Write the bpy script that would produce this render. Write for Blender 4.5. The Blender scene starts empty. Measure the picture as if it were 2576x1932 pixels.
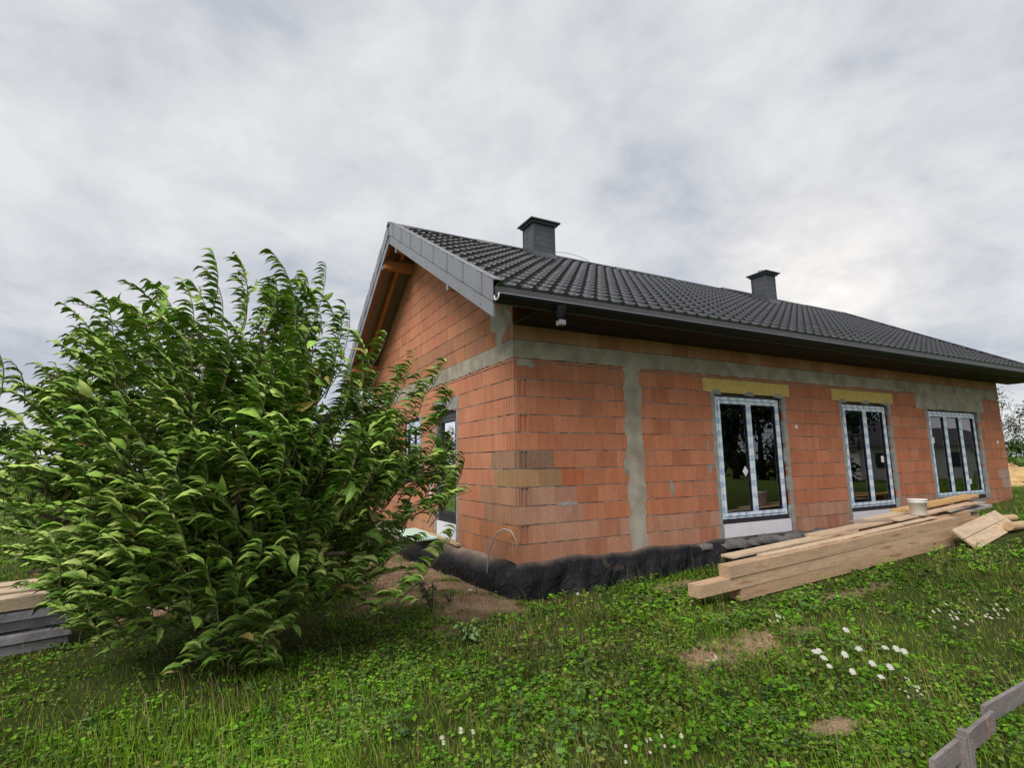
import bpy, math, random
import numpy as np
from mathutils import Matrix, Vector
rnd = random.Random(7)
rng = np.random.default_rng(7)
S = bpy.context.scene
COL = S.collection

# ------------------------------------------------------------------ camera
CAM = np.array([-3.4461, -6.4210, 1.3307])
cd = bpy.data.cameras.new('camera'); cam = bpy.data.objects.new('camera', cd); COL.objects.link(cam)
cr, cu, cf = (0.88354, -0.46811, -0.01497), (-0.05593, -0.13719, 0.98896), (0.46500, 0.87295, 0.14740)
cam.matrix_world = Matrix(((cr[0], cu[0], -cf[0], CAM[0]), (cr[1], cu[1], -cf[1], CAM[1]),
                           (cr[2], cu[2], -cf[2], CAM[2]), (0, 0, 0, 1)))
cd.sensor_fit = 'HORIZONTAL'; cd.sensor_width = 36.0; cd.lens = 36.0 * 1339.48 / 2576
cd.clip_start = 0.05; cd.clip_end = 2000
S.camera = cam

# ------------------------------------------------------------------ sky, sun, exposure
SUN_DIR = Vector((-0.58, -0.36, 0.73)).normalized()
w = bpy.data.worlds.new('World'); S.world = w; w.use_nodes = True
nt = w.node_tree; nt.nodes.clear(); N = nt.nodes.new; LK = nt.links.new
out = N('ShaderNodeOutputWorld'); bg = N('ShaderNodeBackground'); LK(bg.outputs[0], out.inputs[0])
sky = N('ShaderNodeTexSky'); sky.sky_type = 'NISHITA'; sky.sun_disc = False
sky.sun_elevation = math.asin(SUN_DIR.z); sky.sun_rotation = math.atan2(SUN_DIR.x, SUN_DIR.y)
tc = N('ShaderNodeTexCoord'); sep = N('ShaderNodeSeparateXYZ'); LK(tc.outputs['Generated'], sep.inputs[0])
def wmath(op, a, b=None, clamp=False):
    n = N('ShaderNodeMath'); n.operation = op; n.use_clamp = clamp
    for i, v in enumerate((a, b)):
        if v is None: continue
        if isinstance(v, (int, float)): n.inputs[i].default_value = v
        else: LK(v, n.inputs[i])
    return n.outputs[0]
zc = wmath('ADD', wmath('MAXIMUM', sep.outputs[2], 0.0), 0.34)
comb = N('ShaderNodeCombineXYZ')
LK(wmath('DIVIDE', sep.outputs[0], zc), comb.inputs[0]); LK(wmath('DIVIDE', sep.outputs[1], zc), comb.inputs[1])
comb.inputs[2].default_value = 3.7
n1 = N('ShaderNodeTexNoise'); n1.inputs['Scale'].default_value = 1.35; n1.inputs['Detail'].default_value = 9; n1.inputs['Roughness'].default_value = 0.52; n1.inputs['Distortion'].default_value = 0.35
LK(comb.outputs[0], n1.inputs['Vector'])
n2 = N('ShaderNodeTexNoise'); n2.inputs['Scale'].default_value = 4.6; n2.inputs['Detail'].default_value = 7; n2.inputs['Roughness'].default_value = 0.6; n2.inputs['Distortion'].default_value = 0.25
LK(comb.outputs[0], n2.inputs['Vector'])
cl = wmath('ADD', wmath('MULTIPLY', n1.outputs[0], 0.54), wmath('MULTIPLY', n2.outputs[0], 0.46))
ramp = N('ShaderNodeValToRGB'); LK(cl, ramp.inputs[0])
e = ramp.color_ramp.elements
e[0].position = 0.385; e[0].color = (0.31, 0.335, 0.38, 1)
e[1].position = 0.61; e[1].color = (0.50, 0.505, 0.52, 1)
m_ = ramp.color_ramp.elements.new(0.49); m_.color = (0.415, 0.423, 0.445, 1)
# thin bright cloud low over the far end of the roof
dotn = N('ShaderNodeVectorMath'); dotn.operation = 'DOT_PRODUCT'; LK(tc.outputs['Generated'], dotn.inputs[0])
dotn.inputs[1].default_value = Vector((0.823, 0.501, 0.266)).normalized()
glow = wmath('POWER', wmath('MAXIMUM', dotn.outputs['Value'], 0.0), 120.0)
glow = wmath('MULTIPLY', glow, wmath('ADD', wmath('MULTIPLY', n2.outputs[0], 0.9), 0.1))
gl = N('ShaderNodeMix'); gl.data_type = 'RGBA'; gl.blend_type = 'ADD'; gl.inputs['Factor'].default_value = 1.0
gc = N('ShaderNodeMix'); gc.data_type = 'RGBA'; LK(glow, gc.inputs['Factor']); gc.inputs['A'].default_value = (0, 0, 0, 1); gc.inputs['B'].default_value = (0.30, 0.25, 0.17, 1)
LK(ramp.outputs[0], gl.inputs['A']); LK(gc.outputs['Result'], gl.inputs['B'])
# clear sky behind the cloud shows faintly
skys = N('ShaderNodeMix'); skys.data_type = 'RGBA'; skys.blend_type = 'MULTIPLY'; skys.inputs['Factor'].default_value = 1.0
LK(sky.outputs[0], skys.inputs['A']); skys.inputs['B'].default_value = (0.06, 0.06, 0.06, 1)
mixs = N('ShaderNodeMix'); mixs.data_type = 'RGBA'; mixs.inputs['Factor'].default_value = 0.94
LK(skys.outputs['Result'], mixs.inputs['A']); LK(gl.outputs['Result'], mixs.inputs['B'])
LK(mixs.outputs['Result'], bg.inputs['Color']); bg.inputs['Strength'].default_value = 0.83
sd = bpy.data.lights.new('sun', 'SUN'); sd.energy = 1.5; sd.angle = math.radians(34); sd.color = (1.0, 0.96, 0.9)
sun = bpy.data.objects.new('sun', sd); COL.objects.link(sun); sun.rotation_euler = SUN_DIR.to_track_quat('Z', 'Y').to_euler()
sun.location = (0, 0, 20)
S.view_settings.view_transform = 'Standard'; S.view_settings.look = 'None'; S.view_settings.gamma = 1.0
S.view_settings.exposure = 1.0; S.view_settings.use_curve_mapping = False
S.cycles.use_denoising = True
S.cycles.max_bounces = 6; S.cycles.transparent_max_bounces = 8

# ------------------------------------------------------------------ material helpers
def mat(name, base=(.5, .5, .5), rough=.7, var=.25, scale=6.0, fine=0.0, fscale=90.0, bump=0.0, bscale=60.0, tint=False,
        metallic=0.0, spec=0.5, stretch=None, alt=None, altpos=(.45, .6), altscale=1.5, back=None, trans=0.0, dist=0.02, coord='Object'):
    m = bpy.data.materials.new(name); m.use_nodes = True; t = m.node_tree; b = t.nodes['Principled BSDF']
    nn = t.nodes.new; lk = t.links.new
    b.inputs['Roughness'].default_value = rough; b.inputs['Metallic'].default_value = metallic
    b.inputs['Specular IOR Level'].default_value = spec
    if trans: b.inputs['Transmission Weight'].default_value = trans
    c = nn('ShaderNodeTexCoord'); vec = c.outputs[coord]
    if stretch:
        mp = nn('ShaderNodeMapping'); mp.inputs['Scale'].default_value = stretch; lk(vec, mp.inputs[0]); vec = mp.outputs[0]
    if tint:
        a = nn('ShaderNodeAttribute'); a.attribute_name = 'tint'; colr = a.outputs['Color']
    else:
        r = nn('ShaderNodeRGB'); r.outputs[0].default_value = (*base, 1); colr = r.outputs[0]
    if back:
        g = nn('ShaderNodeNewGeometry'); mx = nn('ShaderNodeMix'); mx.data_type = 'RGBA'
        mx2 = nn('ShaderNodeMix'); mx2.data_type = 'RGBA'; mx2.blend_type = 'MULTIPLY'; mx2.inputs['Factor'].default_value = 1
        lk(colr, mx2.inputs['A']); mx2.inputs['B'].default_value = (*back, 1)
        lk(g.outputs['Backfacing'], mx.inputs['Factor']); lk(colr, mx.inputs['A']); lk(mx2.outputs['Result'], mx.inputs['B']); colr = mx.outputs['Result']
    if alt:
        na = nn('ShaderNodeTexNoise'); na.inputs['Scale'].default_value = altscale; na.inputs['Detail'].default_value = 6; lk(vec, na.inputs['Vector'])
        mr = nn('ShaderNodeMapRange'); mr.inputs['From Min'].default_value = altpos[0]; mr.inputs['From Max'].default_value = altpos[1]; lk(na.outputs[0], mr.inputs['Value'])
        mx = nn('ShaderNodeMix'); mx.data_type = 'RGBA'; lk(mr.outputs[0], mx.inputs['Factor']); lk(colr, mx.inputs['A']); mx.inputs['B'].default_value = (*alt, 1); colr = mx.outputs['Result']
    def vary(colr, sc, amount, detail):
        n = nn('ShaderNodeTexNoise'); n.inputs['Scale'].default_value = sc; n.inputs['Detail'].default_value = detail; lk(vec, n.inputs['Vector'])
        mr = nn('ShaderNodeMapRange'); mr.inputs['From Min'].default_value = .3; mr.inputs['From Max'].default_value = .7
        mr.inputs['To Min'].default_value = 1 - amount; mr.inputs['To Max'].default_value = 1 + amount; lk(n.outputs[0], mr.inputs['Value'])
        vm = nn('ShaderNodeVectorMath'); vm.operation = 'SCALE'; lk(colr, vm.inputs[0]); lk(mr.outputs[0], vm.inputs['Scale']); return vm.outputs[0]
    if var: colr = vary(colr, scale, var, 5)
    if fine: colr = vary(colr, fscale, fine, 2)
    lk(colr, b.inputs['Base Color'])
    if bump:
        n = nn('ShaderNodeTexNoise'); n.inputs['Scale'].default_value = bscale; n.inputs['Detail'].default_value = 4; lk(vec, n.inputs['Vector'])
        bp = nn('ShaderNodeBump'); bp.inputs['Strength'].default_value = bump; bp.inputs['Distance'].default_value = dist; lk(n.outputs[0], bp.inputs['Height']); lk(bp.outputs[0], b.inputs['Normal'])
    return m
M = {}
M['brick'] = mat('brick_clay', tint=True, rough=.85, var=.12, scale=5, fine=.14, fscale=48, bump=.5, bscale=80, stretch=(1.6, 1.6, .35), spec=.25, dist=.006)
M['mortar'] = mat('mortar', (.27, .225, .185), .95, .25, 9, .15, 80, .5, 60, spec=.1)
M['concrete'] = mat('concrete', (.40, .36, .295), .9, .16, 4, .08, 90, .35, 40, spec=.2, alt=(.29, .25, .195), altpos=(.42, .64), altscale=2.6)
M['plaster'] = mat('jamb_plaster', (.30, .30, .285), .92, .2, 7, .12, 80, .5, 45, spec=.15)
M['yellow'] = mat('yellow_foam', (.60, .44, .14), .85, .10, 8, .06, 120, .15, 90, spec=.2)
M['white'] = mat('white_foam', (.74, .72, .76), .8, .05, 6, .04, 120, .1, 90, spec=.3)
M['tape'] = mat('membrane_tape', (.018, .014, .022), .55, .3, 12, 0, 90, .2, 60)
M['tile'] = mat('roof_metal', (.031, .031, .038), .24, .15, 3, .08, 50, .05, 200, spec=1.0)
M['trim'] = mat('grey_trim_metal', (.185, .19, .21), .42, .10, 3, .05, 80, .03, 120, spec=.6)
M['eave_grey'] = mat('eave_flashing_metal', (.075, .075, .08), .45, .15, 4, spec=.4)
M['eave_shade'] = mat('painted_eave_shade', (.030, .020, .014), .8, .25, 3, .1, 40, stretch=(.5, 3, 3), spec=.2)  # near-black colour paints the shade under the front eave
M['gutter'] = mat('gutter_metal', (.009, .010, .012), .5, .15, 4, spec=.22)
M['ridge'] = mat('ridge_metal', (.028, .030, .036), .4, .15, 4, spec=.5)
M['wood'] = mat('sawn_wood', (.45, .225, .085), .75, .16, 2.0, .10, 26, .15, 40, stretch=(1, 4, 4), spec=.3)
M['rafter'] = mat('rafter_wood', (.42, .175, .050), .7, .15, 3, .1, 30, .1, 40, stretch=(3, 1, 3), spec=.3)
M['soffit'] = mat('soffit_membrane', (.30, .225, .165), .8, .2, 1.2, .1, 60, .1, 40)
M['timber'] = mat('timber', tint=True, rough=.8, var=.20, scale=2.6, fine=.14, fscale=24, bump=.35, bscale=40, stretch=(.6, 4, 4), spec=.2, alt=(.27, .155, .08), altpos=(.58, .70), altscale=2.6)
M['board_grey'] = mat('weathered_board', (.215, .185, .18), .85, .25, 3, .2, 30, .3, 40, stretch=(.6, 5, 5), alt=(.38, .17, .11), altpos=(.62, .68), altscale=1.4)
M['redpaint'] = mat('red_mark', (.42, .14, .09), .85, .3, 30, alt=(.22, .185, .18), altpos=(.42, .60), altscale=28)
M['soil'] = None
M['cladding'] = mat('chimney_cladding', (.062, .066, .076), .5, .22, 7, .1, 60, .1, 60)
M['steel'] = mat('steel_flue', (.55, .56, .58), .25, .1, 4, metallic=1.0)
M['bucket'] = mat('bucket_plastic', (.72, .70, .66), .45, .10, 6, .05, 40)
M['mint'] = mat('mint_foam', (.50, .66, .56), .85, .07, 5, .05, 90)
M['stone'] = mat('pale_stone', (.50, .46, .40), .9, .25, 14, .1, 70, .5, 30)
M['rubble'] = mat('rubble_stone', (.55, .37, .17), .9, .3, 3, .15, 30, .7, 8)
M['hose'] = mat('grey_hose', (.38, .38, .37), .6, .1, 5)
M['bark'] = mat('bark', (.055, .040, .028), .9, .35, 12, .2, 60, .6, 40)
M['leaf'] = mat('cherry_leaf', tint=True, rough=.45, var=.20, scale=30, spec=.32, back=(1.9, 1.65, 2.4))
M['grass'] = mat('grass', tint=True, rough=.9, var=.12, scale=9, spec=.04)
M['farleaf'] = mat('far_foliage', tint=True, rough=.8, var=.15, scale=3, spec=.1)
M['petal'] = mat('petal', (.52, .52, .44), .8, .05, 20)
M['pollen'] = mat('pollen', (.62, .50, .10), .8, .1, 20)
M['wrap'] = mat('grey_wrap', (.33, .31, .34), .35, .3, 5, .1, 40, .5, 9)
M['render_white'] = mat('white_render', (.66, .64, .60), .9, .05, 2)
M['dark_roof'] = mat('dark_roof', (.060, .052, .055), .8, .15, 2)
M['gravel'] = mat('gravel', tint=True, rough=.9, var=.1, spec=.2)
M['floor_in'] = mat('screed', (.16, .15, .14), .9, .2, 2)
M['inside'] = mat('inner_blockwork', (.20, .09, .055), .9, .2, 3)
M['frame_dark'] = mat('anthracite_frame', (.030, .030, .034), .4, .1, 4)
M['screw'] = mat('screw_head', (.05, .05, .055), .4, .1, 10)
def film_mat():
    m = bpy.data.materials.new('frame_film'); m.use_nodes = True; t = m.node_tree; b = t.nodes['Principled BSDF']; nn = t.nodes.new; lk = t.links.new
    def mth(op, a, bb=None):
        n = nn('ShaderNodeMath'); n.operation = op
        for i, v in enumerate((a, bb)):
            if v is None: continue
            if isinstance(v, (int, float)): n.inputs[i].default_value = v
            else: lk(v, n.inputs[i])
        return n.outputs[0]
    c = nn('ShaderNodeTexCoord'); s = nn('ShaderNodeSeparateXYZ'); lk(c.outputs['Object'], s.inputs[0])
    at = nn('ShaderNodeAttribute'); at.attribute_name = 'tint'; sa = nn('ShaderNodeSeparateXYZ'); lk(at.outputs['Color'], sa.inputs[0])
    run = mth('ADD', mth('MULTIPLY', sa.outputs[0], s.outputs[2]), mth('MULTIPLY', sa.outputs[1], mth('ADD', s.outputs[0], s.outputs[1])))
    tt = mth('FRACT', mth('MULTIPLY', run, 4.6)); on = mth('LESS_THAN', tt, .46)
    n = nn('ShaderNodeTexNoise'); n.inputs['Scale'].default_value = 75; n.inputs['Detail'].default_value = 1; lk(c.outputs['Object'], n.inputs['Vector'])
    ink = mth('MULTIPLY', on, mth('GREATER_THAN', n.outputs[0], .49))
    mx = nn('ShaderNodeMix'); mx.data_type = 'RGBA'; lk(mth('MULTIPLY', ink, .8), mx.inputs['Factor'])
    mx.inputs['A'].default_value = (.76, .82, .88, 1); mx.inputs['B'].default_value = (.08, .30, .62, 1)
    lk(mx.outputs['Result'], b.inputs['Base Color']); b.inputs['Roughness'].default_value = .35
    return m
M['film'] = film_mat()
def glass_mat():
    m = bpy.data.materials.new('window_glass'); m.use_nodes = True; t = m.node_tree; t.nodes.clear(); nn = t.nodes.new; lk = t.links.new
    o = nn('ShaderNodeOutputMaterial'); mx = nn('ShaderNodeMixShader'); tr = nn('ShaderNodeBsdfTransparent'); gl = nn('ShaderNodeBsdfGlossy'); fr = nn('ShaderNodeFresnel')
    tr.inputs[0].default_value = (.55, .58, .56, 1); gl.inputs['Roughness'].default_value = 0.0; gl.inputs[0].default_value = (.95, .95, 1, 1); fr.inputs[0].default_value = 2.35
    n = nn('ShaderNodeTexNoise'); n.inputs['Scale'].default_value = 1.3; bp = nn('ShaderNodeBump'); bp.inputs['Strength'].default_value = .05; bp.inputs['Distance'].default_value = .02
    c = nn('ShaderNodeTexCoord'); lk(c.outputs['Object'], n.inputs['Vector']); lk(n.outputs[0], bp.inputs['Height']); lk(bp.outputs[0], gl.inputs['Normal'])
    lk(fr.outputs[0], mx.inputs[0]); lk(tr.outputs[0], mx.inputs[1]); lk(gl.outputs[0], mx.inputs[2]); lk(mx.outputs[0], o.inputs[0]); return m
M['glass'] = glass_mat()
def foil_mat():
    m = mat('dimpled_foil', (.008, .008, .011), .6, .2, 8, spec=.25, alt=(.07, .052, .038), altpos=(.62, .80), altscale=4); t = m.node_tree; b = t.nodes['Principled BSDF']; nn = t.nodes.new; lk = t.links.new
    src = b.inputs['Base Color'].links[0].from_socket
    a = nn('ShaderNodeAttribute'); a.attribute_name = 'tint'; s = nn('ShaderNodeSeparateXYZ'); lk(a.outputs['Color'], s.inputs[0])
    c = nn('ShaderNodeTexCoord'); n = nn('ShaderNodeTexNoise'); n.inputs['Scale'].default_value = 4; n.inputs['Detail'].default_value = 6; lk(c.outputs['Object'], n.inputs['Vector'])
    mm = nn('ShaderNodeMath'); mm.operation = 'MULTIPLY_ADD'; mm.use_clamp = True; lk(n.outputs[0], mm.inputs[0]); mm.inputs[1].default_value = 1.2; 
    m2 = nn('ShaderNodeMath'); m2.operation = 'SUBTRACT'; lk(s.outputs[0], m2.inputs[0]); m2.inputs[1].default_value = .6; lk(m2.outputs[0], mm.inputs[2])
    mx = nn('ShaderNodeMix'); mx.data_type = 'RGBA'; m3 = nn('ShaderNodeMath'); m3.operation = 'MULTIPLY'; lk(mm.outputs[0], m3.inputs[0]); lk(s.outputs[0], m3.inputs[1])
    lk(m3.outputs[0], mx.inputs['Factor']); lk(src, mx.inputs['A']); mx.inputs['B'].default_value = (.34, .265, .205, 1); lk(mx.outputs['Result'], b.inputs['Base Color'])
    v = nn('ShaderNodeTexVoronoi'); v.inputs['Scale'].default_value = 55; lk(c.outputs['Object'], v.inputs['Vector'])
    bp = nn('ShaderNodeBump'); bp.inputs['Strength'].default_value = .5; bp.inputs['Distance'].default_value = .01; lk(v.outputs['Distance'], bp.inputs['Height'])
    nw = nn('ShaderNodeTexNoise'); nw.inputs['Scale'].default_value = 7; nw.inputs['Detail'].default_value = 3; nw.inputs['Distortion'].default_value = 1.5; lk(c.outputs['Object'], nw.inputs['Vector'])
    bw = nn('ShaderNodeBump'); bw.inputs['Strength'].default_value = .7; bw.inputs['Distance'].default_value = .06; lk(nw.outputs[0], bw.inputs['Height']); lk(bw.outputs[0], bp.inputs['Normal']); lk(bp.outputs[0], b.inputs['Normal'])
    return m
M['foil'] = foil_mat()

# ------------------------------------------------------------------ mesh helpers
class MB:
    def __init__(s): s.v = []; s.f = []; s.c = []; s.tint = (1, 1, 1)
    def add(s, vs, fs, tint=None):
        o = len(s.v); s.v += [tuple(v) for v in vs]
        for f in fs: s.f.append(tuple(i + o for i in f)); s.c.append(tint or s.tint)
    def box(s, x0, x1, y0, y1, z0, z1, tint=None):
        s.add([(x0, y0, z0), (x1, y0, z0), (x1, y1, z0), (x0, y1, z0), (x0, y0, z1), (x1, y0, z1), (x1, y1, z1), (x0, y1, z1)],
              [(3, 2, 1, 0), (4, 5, 6, 7), (0, 1, 5, 4), (1, 2, 6, 5), (2, 3, 7, 6), (3, 0, 4, 7)], tint); return s
    def beam(s, p0, p1, wd, ht, up=(0, 0, 1), tint=None, ch=.0):
        p0, p1 = Vector(p0), Vector(p1); d = (p1 - p0).normalized(); u = Vector(up); sd_ = d.cross(u).normalized(); u = sd_.cross(d)
        if ch: sec = [(-.5*wd+ch, -.5*ht), (.5*wd-ch, -.5*ht), (.5*wd, -.5*ht+ch), (.5*wd, .5*ht-ch), (.5*wd-ch, .5*ht), (-.5*wd+ch, .5*ht), (-.5*wd, .5*ht-ch), (-.5*wd, -.5*ht+ch)]
        else: sec = [(-.5*wd, -.5*ht), (.5*wd, -.5*ht), (.5*wd, .5*ht), (-.5*wd, .5*ht)]
        n = len(sec); vs = [p + sd_ * a + u * b for p in (p0, p1) for a, b in sec]
        fs = [tuple(reversed(range(n))), tuple(range(n, 2*n))] + [(i, (i+1) % n, n + (i+1) % n, n + i) for i in range(n)]
        s.add(vs, fs, tint); return s
    def tube(s, pts, rads, n=8, tint=None, cap=True):
        pts = [Vector(p) for p in pts]; vs = []; fs = []; ref = Vector((.3, .2, .93))
        for i, p in enumerate(pts):
            d = (pts[min(i+1, len(pts)-1)] - pts[max(i-1, 0)]).normalized()
            a = d.cross(ref); a = a.normalized() if a.length > 1e-4 else Vector((1, 0, 0)); b = d.cross(a); r = rads[i] if hasattr(rads, '__len__') else rads
            vs += [p + (a * math.cos(2*math.pi*k/n) + b * math.sin(2*math.pi*k/n)) * r for k in range(n)]
        for i in range(len(pts)-1):
            for k in range(n): fs.append((i*n+k, i*n+(k+1) % n, (i+1)*n+(k+1) % n, (i+1)*n+k))
        if cap: fs += [tuple(range(n)), tuple(reversed(range(len(vs)-n, len(vs))))]
        s.add(vs, fs, tint); return s
    def lathe(s, prof, c=(0, 0, 0), n=24, tint=None):
        vs = [(c[0] + r*math.cos(2*math.pi*k/n), c[1] + r*math.sin(2*math.pi*k/n), c[2] + z) for r, z in prof for k in range(n)]
        fs = [(i*n+k, i*n+(k+1) % n, (i+1)*n+(k+1) % n, (i+1)*n+k) for i in range(len(prof)-1) for k in range(n)]
        s.add(vs, fs, tint); return s
    def prism(s, poly, d0, d1, axis, tint=None):
        # poly in (a, z); axis 'y': a=x, depth along y; axis 'x': a=y, depth along x
        n = len(poly); f = (lambda a, z, d: (a, d, z)) if axis == 'y' else (lambda a, z, d: (d, a, z))
        vs = [f(a, z, d0) for a, z in poly] + [f(a, z, d1) for a, z in poly]
        s.add(vs, [tuple(range(n)), tuple(reversed(range(n, 2*n)))] + [(i, n+i, n+(i+1) % n, (i+1) % n) for i in range(n)], tint); return s
    def build(s, name, m, parent=None, smooth=False, fix=True):
        me = bpy.data.meshes.new(name); me.from_pydata(s.v, [], s.f)
        at = me.attributes.new('tint', 'FLOAT_COLOR', 'CORNER')
        cols = []
        for f, c in zip(s.f, s.c): cols += [*c, 1.0] * len(f)
        at.data.foreach_set('color', cols)
        if fix:
            import bmesh
            b = bmesh.new(); b.from_mesh(me); bmesh.ops.recalc_face_normals(b, faces=b.faces); b.to_mesh(me); b.free()
        if smooth: me.polygons.foreach_set('use_smooth', [True] * len(me.polygons))
        me.materials.append(m if not isinstance(m, str) else M[m])
        return link(name, me, parent)
def link(name, data, parent=None):
    o = bpy.data.objects.new(name, data); COL.objects.link(o)
    if parent: o.parent = parent
    return o
def empty(name, loc=(0, 0, 0), parent=None):
    o = link(name, None, parent); o.location = loc; o.empty_display_size = .2; return o
def tag(o, label=None, cat=None, group=None, kind=None):
    if label: o['label'] = label
    if cat: o['category'] = cat
    if group: o['group'] = group
    if kind: o['kind'] = kind
    return o
def npmesh(name, V, F, C=None, m='grass', parent=None, smooth=False):
    """V (n,3), F list of (k,q) int arrays, C (faces,3)"""
    me = bpy.data.meshes.new(name); me.vertices.add(len(V)); me.vertices.foreach_set('co', np.ascontiguousarray(V, dtype=np.float32).ravel())
    loops = np.concatenate([f.ravel() for f in F]); tot = np.concatenate([np.full(len(f), f.shape[1]) for f in F])
    start = np.concatenate(([0], np.cumsum(tot)[:-1]))
    me.loops.add(len(loops)); me.loops.foreach_set('vertex_index', loops.astype(np.int32))
    me.polygons.add(len(tot)); me.polygons.foreach_set('loop_start', start.astype(np.int32)); me.polygons.foreach_set('loop_total', tot.astype(np.int32))
    if smooth: me.polygons.foreach_set('use_smooth', np.ones(len(tot), dtype=bool))
    me.update(calc_edges=True)
    if C is not None:
        at = me.attributes.new('tint', 'FLOAT_COLOR', 'CORNER'); cc = np.concatenate([np.asarray(C), np.ones((len(C), 1))], 1)
        at.data.foreach_set('color', np.repeat(cc, tot, axis=0).astype(np.float32).ravel())
    me.materials.append(M[m] if isinstance(m, str) else m)
    return link(name, me, parent)
def jit(c, a): k = 1 + rnd.uniform(-a, a); return tuple(x * k for x in c)

# ------------------------------------------------------------------ ground
def sp(t, k=.6): return np.log1p(np.exp(np.clip(t / k, -30, 30))) * k
def ell(x, y, cx, cy, rx, ry, rot=0.0):
    c, s_ = math.cos(rot), math.sin(rot); dx, dy = x - cx, y - cy
    return ((dx * c + dy * s_) / rx) ** 2 + ((-dx * s_ + dy * c) / ry) ** 2
def wob(x, y): return (np.sin(x*1.7+.3*y)*np.sin(y*1.3-.5) + .6*np.sin(x*3.9+1)*np.sin(y*4.3+x) + .35*np.sin(x*9.1+y*2)*np.sin(y*8.3+1.7) + .2*np.sin(17*x+3*y)*np.sin(19*y-2*x))
def soilmask(x, y):
    wv = wob(x, y) * .45 + .45*wob(x*2.3 + 1, y*2.7) + .40*wob(x*5.1, y*5.3)
    s_ = np.zeros_like(x)
    for c in [(-.95, 2.2, 1.05, 2.25, 0), (-.72, -.35, .60, .52, .3), (-.95, 1.5, .9, 1.75, 0), (.85, -2.75, .95, .24, .05), (.2, -2.88, .4, .2, .3), (3.7, -2.25, .75, .16, 0), (2.0, -.75, .5, .2, 0), (1.35, -.75, .25, .15, 0), (.15, -4.07, .3, .12, 0),
              (-4.7, 2.2, .9, .9, 0)]:
        s_ = np.maximum(s_, np.clip(((1.75 if c[0] < -.9 else 1.30 if c[0] < -.5 else 1.15) - ell(x, y, *c) + wv) / 1.3, 0, 1))
    return s_
def G(x, y):
    x = np.asarray(x, float); y = np.asarray(y, float)
    z = -.41 + .050 * (sp(x - 2.4) - sp(x - 16.5))
    z = z + .022 * wob(x, y) * np.clip(1 - np.hypot(x, y) / 60, 0, 1) + .008 * wob(x * 4, y * 4)
    z = z + .10 * np.exp(-ell(x, y, -.95, -.2, .7, .8)) + .12 * np.exp(-ell(x, y, -1.2, 3.2, .6, 1.6)) + .05 * np.exp(-ell(x, y, 1.9, -.65, .5, .25))
    r = np.hypot(x, y); z = z + .4 * np.clip((r - 60) / 300, 0, 1) * np.sin(x * .013 + 1) 
    ins = (x > .06) & (x < 14.69) & (y > .06) & (y < 8.1)
    return np.where(ins, np.minimum(z, -.3), z)
def gz(x, y): return float(G(x, y))
def axis_pts(lo, hi, step, far):
    a = list(np.arange(lo, hi + 1e-6, step)); st = step; v = hi
    while v < far: st *= 1.28; v += st; a.append(v)
    st = step; v = lo
    while v > -far: st *= 1.28; v -= st; a.insert(0, v)
    return np.array(a)
gx = axis_pts(-7, 11, .07, 900); gy = axis_pts(-6, 5, .07, 900)
X, Y = np.meshgrid(gx, gy, indexing='ij'); Z = G(X, Y); nx, ny = X.shape
idx = np.arange(nx * ny).reshape(nx, ny)
F = np.stack([idx[:-1, :-1], idx[1:, :-1], idx[1:, 1:], idx[:-1, 1:]], -1).reshape(-1, 4)
sm = soilmask(X, Y); sm = sm[:-1, :-1].ravel()
M['ground'] = mat('ground_soil', tint=True, rough=.95, var=.25, scale=3.5, fine=.18, fscale=45, bump=.7, bscale=22, spec=.1, dist=.04)
xc, yc = X[:-1, :-1].ravel(), Y[:-1, :-1].ravel()
gs = np.array([.32, .215, .135]); gg = np.array([.045, .058, .013]); far = np.clip((np.hypot(xc, yc) - 9) / 10, 0, 1)[:, None]
gfar = np.array([.085, .13, .020]); gcol = gs * sm[:, None] + (gg * (1 - far) + gfar * far) * (1 - sm[:, None])
ground = npmesh('ground', np.stack([X, Y, Z], -1).reshape(-1, 3), [F], gcol, 'ground', smooth=True); tag(ground, kind='structure')

# ------------------------------------------------------------------ house
L, W, OG, OE = 14.75, 8.22, .70, .80
TP = math.tan(math.radians(30)); CP, SP_ = math.cos(math.radians(30)), math.sin(math.radians(30))
YR, ZR = 4.11, 6.37
def roofz(y): return ZR - abs(YR - y) * TP
house = empty('brick_house'); tag(house, 'unfinished single-storey red hollow-block house with grey metal tile roof', 'house')
ZRB, ZRT = 2.80, 3.055
OPEN_F = [(3.92, 5.72, .03, 2.50), (7.60, 9.32, .03, 2.50), (10.98, 13.42, .30, 2.47)]
OPEN_G = [(2.10, 3.08, .05, 2.28), (4.08, 5.2, .95, 2.30)]
def rects(a0, a1, z0, z1, ops):
    xs = sorted({a0, a1, *[v for o in ops for v in o[:2] if a0 < v < a1]}); zs = sorted({z0, z1, *[v for o in ops for v in o[2:] if z0 < v < z1]}); r = []
    for i in range(len(xs)-1):
        for j in range(len(zs)-1):
            cx, cz = (xs[i]+xs[i+1])/2, (zs[j]+zs[j+1])/2
            if not any(o[0] < cx < o[1] and o[2] < cz < o[3] for o in ops): r.append((xs[i], xs[i+1], zs[j], zs[j+1]))
    return r
b = MB()
for r in rects(.0455, L - .0455, -.32, 3.62, OPEN_F): b.box(r[0], r[1], .045, .25, r[2], r[3])
front = b.build('front_wall', 'mortar', house)
b = MB()
for r in rects(.2505, W - .2505, -.32, 3.40, OPEN_G): b.box(.045, .25, r[0], r[1], r[2], r[3])
b.box(.0452, .249, .0452, .2503, -.32, 3.4)
b.prism([(.03, 3.4), (W - .03, 3.4), (W - .03, roofz(0) - .28), (YR, ZR - .28), (.03, roofz(0) - .28)], .045, .25, 'x')
gable = b.build('gable_wall', 'mortar', house)
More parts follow.
